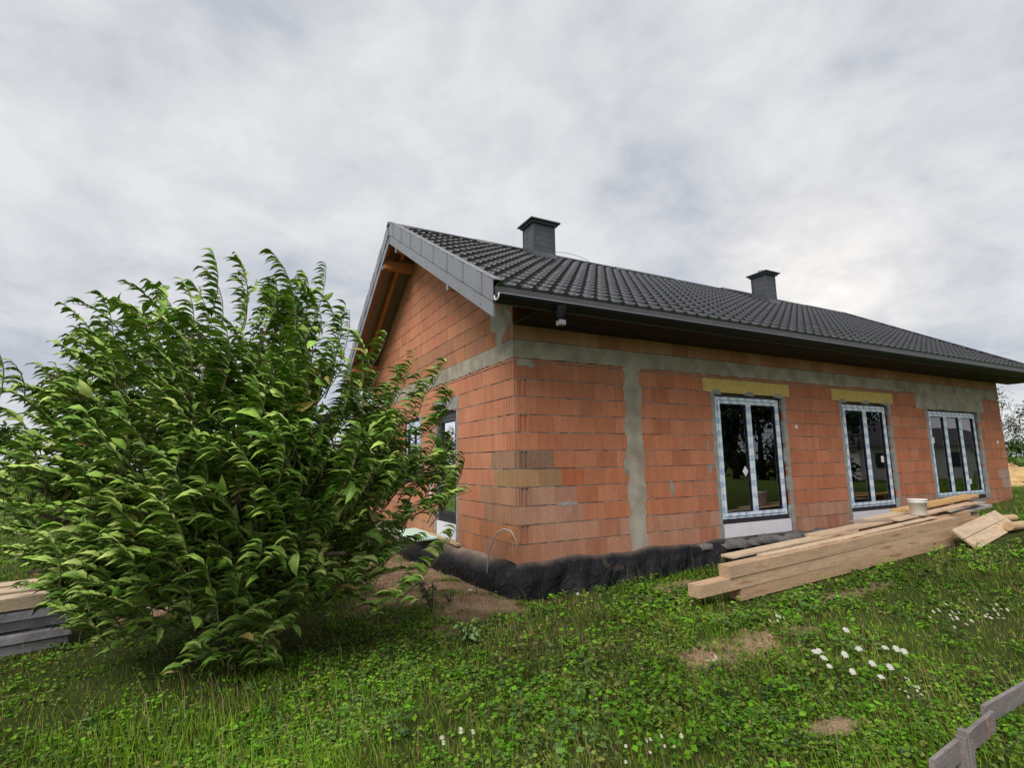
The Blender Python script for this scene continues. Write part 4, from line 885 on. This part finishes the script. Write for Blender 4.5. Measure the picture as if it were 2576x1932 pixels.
GRN = [(.045, .085, .018), (.06, .11, .022), (.035, .07, .016)]; DRK = [(.018, .038, .014), (.025, .05, .016), (.03, .055, .02)]
far_tree('roadside_tree', (27.5, 5.3), 4.3, 2.2, 5200, [(.07, .085, .04), (.085, .09, .05), (.06, .07, .03)], 'thin branched tree at the right edge behind the rubble', 1, ls=.11, z0=.3, sg=.085)
far_tree('green_shrub', (24.6, 4.6), 2.0, 1.1, 2200, [(.08, .13, .02), (.06, .11, .02), (.10, .12, .03)], 'bright green shrub behind the rubble at the right edge', 2, ls=.14, z0=.05)
far_tree('green_shrub', (26.5, 3.9), 1.7, 1.2, 1800, [(.07, .12, .02), (.05, .10, .02)], 'low shrub right of the rubble beyond the house', 12, ls=.14, z0=.05)
for i, (x, y, h, r) in enumerate([(-48, 60, 5, 4.5), (-40, 66, 5.5, 4.5), (-32, 62, 4.5, 4), (-57, 55, 5, 4.5), (-24, 68, 5, 4.5), (-65, 48, 5.5, 5)]):
    far_tree('hedge_tree', (x, y), h, r, 900, GRN, ['third', 'fourth', 'fifth', 'second', 'rightmost', 'leftmost'][i] + (' from the left' if i < 4 else '') + ' of the distant green trees on the left horizon', 30 + i, ls=.7, z0=.03, group='far trees on the left horizon')
# what the patio windows reflect: conifers, a white house, a dark-roofed bungalow
for i, (x, y, h, r, cn) in enumerate([(25, -17, 8.2, 2.2, True), (27.5, -20.5, 7.4, 2.0, True), (29, -18, 8.6, 2.2, True), (33, -17.5, 6.0, 2.6, False), (37, -18.5, 7.0, 3.2, False), (23, -21, 7.0, 2.4, True), (52, -23, 7.0, 3.5, False), (58, -26, 7.2, 3.6, False)]):
    far_tree('conifer' if cn else 'broad_tree', (x, y), h, r, 1600, DRK, ['nearest tall dark conifer mirrored in the near patio window', 'shorter dark conifer behind the nearest one mirrored in the near patio window', 'tallest dark conifer mirrored in the near patio window', 'low round dark tree mirrored beside the conifers', 'large round dark tree mirrored beside the white house', 'rearmost dark conifer mirrored in the near patio window', 'dark tree mirrored behind the white house', 'dark tree mirrored between white house and bungalow'][i], 50 + i, cn, .06, .42, 'trees mirrored in the windows')
def far_house(name, x, y, rot, lx, ly, hw, hr, label):
    root = empty(name, (x, y, gz(x, y))); root.rotation_euler.z = rot; tag(root, label, 'house')
    B = MB(); B.box(-lx/2, lx/2, -ly/2, ly/2, -.3, hw); B.build('wall', 'render_white', root)
    e_ = .6; B = MB(); k = min(ly/2, lx/2 - .5)
    B.add([(-lx/2-e_, -ly/2-e_, hw), (lx/2+e_, -ly/2-e_, hw), (lx/2+e_, ly/2+e_, hw), (-lx/2-e_, ly/2+e_, hw), (-lx/2+k, 0, hw+hr), (lx/2-k, 0, hw+hr)], [(3, 2, 1, 0), (0, 1, 5, 4), (2, 3, 4, 5), (1, 2, 5), (3, 0, 4)]); B.build('roof', 'dark_roof', root)
    for s_ in (-1, 1):
        for t in (-.3, .05, .33): B = MB(); B.box(t*lx - .6, t*lx + .6, s_*ly/2 - .03, s_*ly/2 + .03, .9, 2.1); B.build('window', 'frame_dark', root)
far_house('white_house', 47, -19.5, .5, 9, 7, 2.6, 2.3, 'white house mirrored in the middle patio window')
far_house('bungalow', 78, -29, .25, 17, 10, 2.4, 3.0, 'dark hip-roofed bungalow mirrored in the far patio window')

# ------------------------------------------------------------------ grass, weeds, flowers
def sample(n, r0, r1, half=.98):
    u = rng.uniform(0, 1, n); r = r0*(r1/r0)**u; a = math.atan2(cf[1], cf[0]) + rng.uniform(-half, half, n)
    return CAM[0] + r*np.cos(a), CAM[1] + r*np.sin(a), r
def keep(x, y, r, soil_p=.13):
    k = ~((x > -.06) & (x < 14.9) & (y > -.16) & (y < 8.3)); k &= ~((x > -.30) & (x < .05) & (y > -.1) & (y < 4.4))
    k &= ~((x > 1.9) & (x < 9.2) & (y > -1.80) & (y < -.95)); k &= ~((x > 7.3) & (x < 10.4) & (y > -2.1) & (y < -1.0)); k &= ~(ell(x, y, -5.75, .95, 1.1, .7, .28) < 1)
    k &= ~((np.abs(x + .47) < .07) & (np.abs(y + 5.08) < .07))
    return k & (rng.random(len(x)) > soilmask(x, y)*(1 - soil_p))
def dry(x, y): return np.clip(.40*wob(x*.55 + 3, y*.55) + .25*wob(x*1.3, y*1.3 + 2) + .14 + .35*np.clip((x - .0)/3, 0, 1)*np.clip((-2.6 - y)/1.5, 0, 1), 0, 1)
GC = np.array([(.100, .215, .012), (.125, .25, .015), (.085, .18, .012), (.16, .26, .022), (.16, .21, .022)]); DC = np.array([(.22, .17, .07), (.28, .22, .11), (.17, .14, .05)])
def blades(n, r0, r1, name, label, h0, h1, wd, dryadd=0.0):
    x, y, r = sample(n, r0, r1); k = keep(x, y, r); x, y, r = x[k], y[k], r[k]; n = len(x)
    h = rng.uniform(h0, h1, n)*(.65 + .5*np.clip(wob(x*.8, y*.8 + 4) + .4, 0, 1.2)); h *= np.where(ell(x, y, -3.4, -.4, 1.8, 1.4) < 1, .7, 1.0); w_ = wd*(.7 + .14*r)*rng.uniform(.7, 1.3, n)
    a = rng.uniform(0, 2*np.pi, n); b1 = rng.uniform(.2, .8, n)*h; lean_ = np.stack([np.cos(a), np.sin(a), 0*a], -1)*b1[:, None] + WIND[None]*(.25*h)[:, None]
    sdv = np.stack([-np.sin(a), np.cos(a), 0*a], -1)*w_[:, None]; P = np.stack([x, y, G(x, y) - .015], -1)
    z1 = np.zeros((n, 3)); z1[:, 2] = 1
    mid = P + z1*(h*.58)[:, None] + lean_*.32; tip = P + z1*(h*.95)[:, None] + lean_
    V = np.stack([P - sdv, P + sdv, mid + sdv*.75, mid - sdv*.75, tip], 1).reshape(-1, 3); o = (np.arange(n)*5)[:, None]
    dd = np.clip(dry(x, y) + dryadd, 0, 1); isd = rng.random(n) < dd*.75
    C = np.where(isd[:, None], DC[rng.integers(0, 3, n)], GC[rng.integers(0, 5, n)])*rng.uniform(.75, 1.2, (n, 1))*patch(x, y)[:, None]
    ob = npmesh(name, V, [np.array([(0, 1, 2, 3)]) + o, np.array([(3, 2, 4)]) + o], np.concatenate([C, C]), 'grass'); tag(ob, label, 'grass', kind='stuff')
blades(230000, 1.7, 30, 'grass', 'rough green grass covering the plot', .035, .115, .0021)
blades(15000, 1.9, 18, 'tall_grass', 'taller dry grass stems scattered over the plot', .14, .38, .0011, .6)
blades(26000, 30, 160, 'field_grass', 'distant field grass', .2, .5, .006)
def weeds(n, name, label, cols, sc, hmax, region=None, r0=1.8, r1=22, per=9):
    x, y, r = sample(n, r0, r1)
    if region is not None:
        k = region(x, y) > rng.random(n); x, y, r = x[k], y[k], r[k]
    k = keep(x, y, r, .03) & (rng.random(len(x)) > dry(x, y)*.7); x, y, r = x[k], y[k], r[k]; m = len(x)
    pid = np.repeat(np.arange(m), per); t = rng.uniform(0.1, 1, m*per); hh = (rng.uniform(.45, 1, m)*hmax)[pid]; a = rng.uniform(0, 6.28, m*per); rad = rng.uniform(.02, .09, m*per)*(sc/.05)
    px, py = x[pid] + np.cos(a)*rad*.6, y[pid] + np.sin(a)*rad*.6; P = np.stack([px, py, G(px, py) + hh*t], -1)
    D = np.stack([np.cos(a), np.sin(a), rng.normal(-.05, .3, len(a))], -1) + WIND*.15; Rr = frames(D, UP + rng.normal(0, .35, (len(a), 3))); Rr[:, :, 1] *= 1.35
    C = np.array(cols)[(pid*7) % len(cols)]*rng.uniform(.75, 1.25, (len(pid), 1)); s_ = sc*rng.uniform(.6, 1.35, len(pid))*(.8 + .05*r[pid])
    C = C*patch(px, py)[:, None]; tag(weedmesh(name, Rr, P, s_, C), label, 'weeds', kind='stuff')
WC = [(.085, .225, .014), (.115, .27, .018), (.072, .19, .014), (.130, .265, .020), (.085, .15, .038), (.135, .205, .038), (.17, .19, .045), (.06, .12, .035)]
weeds(38000, 'broadleaf_weeds', 'broad-leaved green weeds growing through the grass', WC, .031, .085, lambda x, y: np.clip(.50 + .5*wob(x*.9 + 1, y*.9) + .25*wob(x*2.3, y*2.1), 0.02, .95))
reg = lambda x, y: np.maximum.reduce([np.exp(-ell(x, y, 1.1, -1.15, 1.0, .55)), np.exp(-ell(x, y, 2.2, -2.3, 1.5, .30)), .9*np.exp(-ell(x, y, 4.4, -2.1, .9, .35)), .5*np.exp(-ell(x, y, 0, -2.0, 1.0, .7)), .6*np.exp(-ell(x, y, 7, -2.3, 2, .4)), .5*np.exp(-ell(x, y, .6, -3.5, 1.2, .4)), .5*np.exp(-ell(x, y, -.8, -3.0, .9, .6))])
weeds(13000, 'leafy_weeds', 'dense leafy weeds beside the foil and the timber pile', WC, .046, .19, reg, 3, 16, 11)
def sprig(loc, h, n, ls, cols, name, label, seed):
    q = np.random.default_rng(seed); root = empty(name, (loc[0], loc[1], gz(*loc))); tag(root, label, 'plant'); B = MB(); P = []; Dd = []
    for k in range(3):
        a = q.uniform(0, 6.28); tip = np.array([math.cos(a)*.10 - .05, math.sin(a)*.10, h*q.uniform(.7, 1)]); B.tube([(0, 0, -.02), tuple(tip*.5 + np.array([.01, 0, .02])), tuple(tip)], [.006, .005, .003], 5)
        for j in range(n): t = q.uniform(.2, 1); P.append(tip*t); an = q.uniform(0, 6.28); Dd.append((math.cos(an), math.sin(an), q.normal(-.1, .3)))
    B.build('stem', 'bark', root); Rr = frames(np.array(Dd), UP + q.normal(0, .3, (len(P), 3))); Rr[:, :, 1] *= 1.3
    leafmesh('foliage', Rr, np.array(P), q.uniform(.7, 1.2, len(P))*ls, np.array(cols)[q.integers(0, len(cols), len(P))], 'leaf', root)
sprig((-1.30, -.36), .36, 22, .065, [(.035, .07, .02), (.05, .06, .03)], 'seedling', 'small dark-leaved seedling on the bare soil', 1)
sprig((-1.05, -.30), .20, 14, .055, [(.07, .10, .03), (.10, .10, .04)], 'seedling', 'low yellowish seedling beside the dark one on the soil', 2)
sprig((-1.25, -1.42), .30, 18, .07, [(.10, .19, .05), (.08, .17, .03)], 'seedling', 'pale green seedling at the edge of the grass before the soil', 3)
def flowers(name, label, cx, cy, rx, ry, n, s0, h, seed, umbel):
    q = random.Random(seed); root = empty(name, (cx, cy, gz(cx, cy))); tag(root, label, 'flowers'); stem = MB()
    for k in range(n):
        a = q.uniform(0, 6.28); rr = math.sqrt(q.random()); x, y = rx*rr*math.cos(a), ry*rr*math.sin(a); z0 = gz(cx + x, cy + y) - gz(cx, cy); hh = h*q.uniform(.8, 1.15); ex = x + q.uniform(-.03, .0)
        stem.tube([(x, y, z0 - .02), ((x+ex)/2 + .004, y, z0 + hh*.5), (ex, y, z0 + hh)], .0016, 4)
        B = MB(); s_ = s0*q.uniform(.75, 1.25); tx, ty = q.uniform(-.1, .45), q.uniform(.25, .8)
        if umbel:
            for i in range(26):
                a2 = i*2.4; r2 = s_*math.sqrt(i/26); px, py = r2*math.cos(a2), r2*math.sin(a2); B.lathe([(.0, -.004), (.0085, .003), (.006, .009), (0, .010)], (px, py, .016 - .5*r2*r2/s_ + px*tx + py*ty), 6)
        else:
            m_ = 12
            for i in range(m_):
                a2 = 6.283*i/m_; c2, s2 = math.cos(a2), math.sin(a2); w2 = s_*.2
                f = lambda r_, t_: (r_*c2 - t_*s2, r_*s2 + t_*c2, (r_*c2)*tx + (r_*s2)*ty)
                B.add([f(s_*.2, -w2*.4), f(s_*.75, -w2), f(s_, 0), f(s_*.75, w2), f(s_*.2, w2*.4)], [(0, 1, 2, 3, 4)])
        o = B.build('bloom', 'petal', root, fix=False); o.location = (ex, y, z0 + hh)
        if not umbel:
            B = MB(); B.lathe([(0, .006), (s_*.2, .005), (s_*.26, 0)], (0, 0, .0), 8); B.build('flower_eye', 'pollen', o)
    tag(stem.build('stems', mat_stem, root), kind='stuff')
mat_stem = mat('flower_stem', (.06, .11, .03), .7)
flowers('yarrow_clump', 'large white umbel flowers in the grass right of the bare patch', 1.12, -3.62, .42, .22, 5, .023, .22, 1, True)
flowers('yarrow_clump', 'white umbel flowers in the grass nearest the batter board', .72, -3.92, .36, .20, 6, .018, .2, 2, True)
flowers('yarrow_clump', 'trio of white umbel flowers left of the daisies', 1.30, -3.88, .14, .10, 3, .021, .22, 3, True)
flowers('daisy_clump', 'cluster of small white daisies in the grass at the right', 3.15, -3.62, .55, .26, 26, .017, .17, 4, False)
flowers('daisy_clump', 'cluster of small white daisies above the batter board', .82, -4.24, .16, .10, 11, .010, .18, 5, False)
flowers('daisy_clump', 'few tiny white daisies at the foot of the timber pile', 1.54, -2.66, .14, .08, 6, .014, .16, 6, False)
flowers('daisy_clump', 'few white flowers in the grass at the bottom centre', -2.2, -3.3, .18, .10, 4, .016, .16, 7, False)
flowers('daisy_clump', 'scattered tiny white flowers low in the grass between tree and batter board', -1.25, -3.92, .30, .10, 9, .010, .16, 8, False)
flowers('daisy_clump', 'tiny white flowers on the bare patch in the grass', .24, -3.02, .10, .06, 4, .014, .12, 9, False)
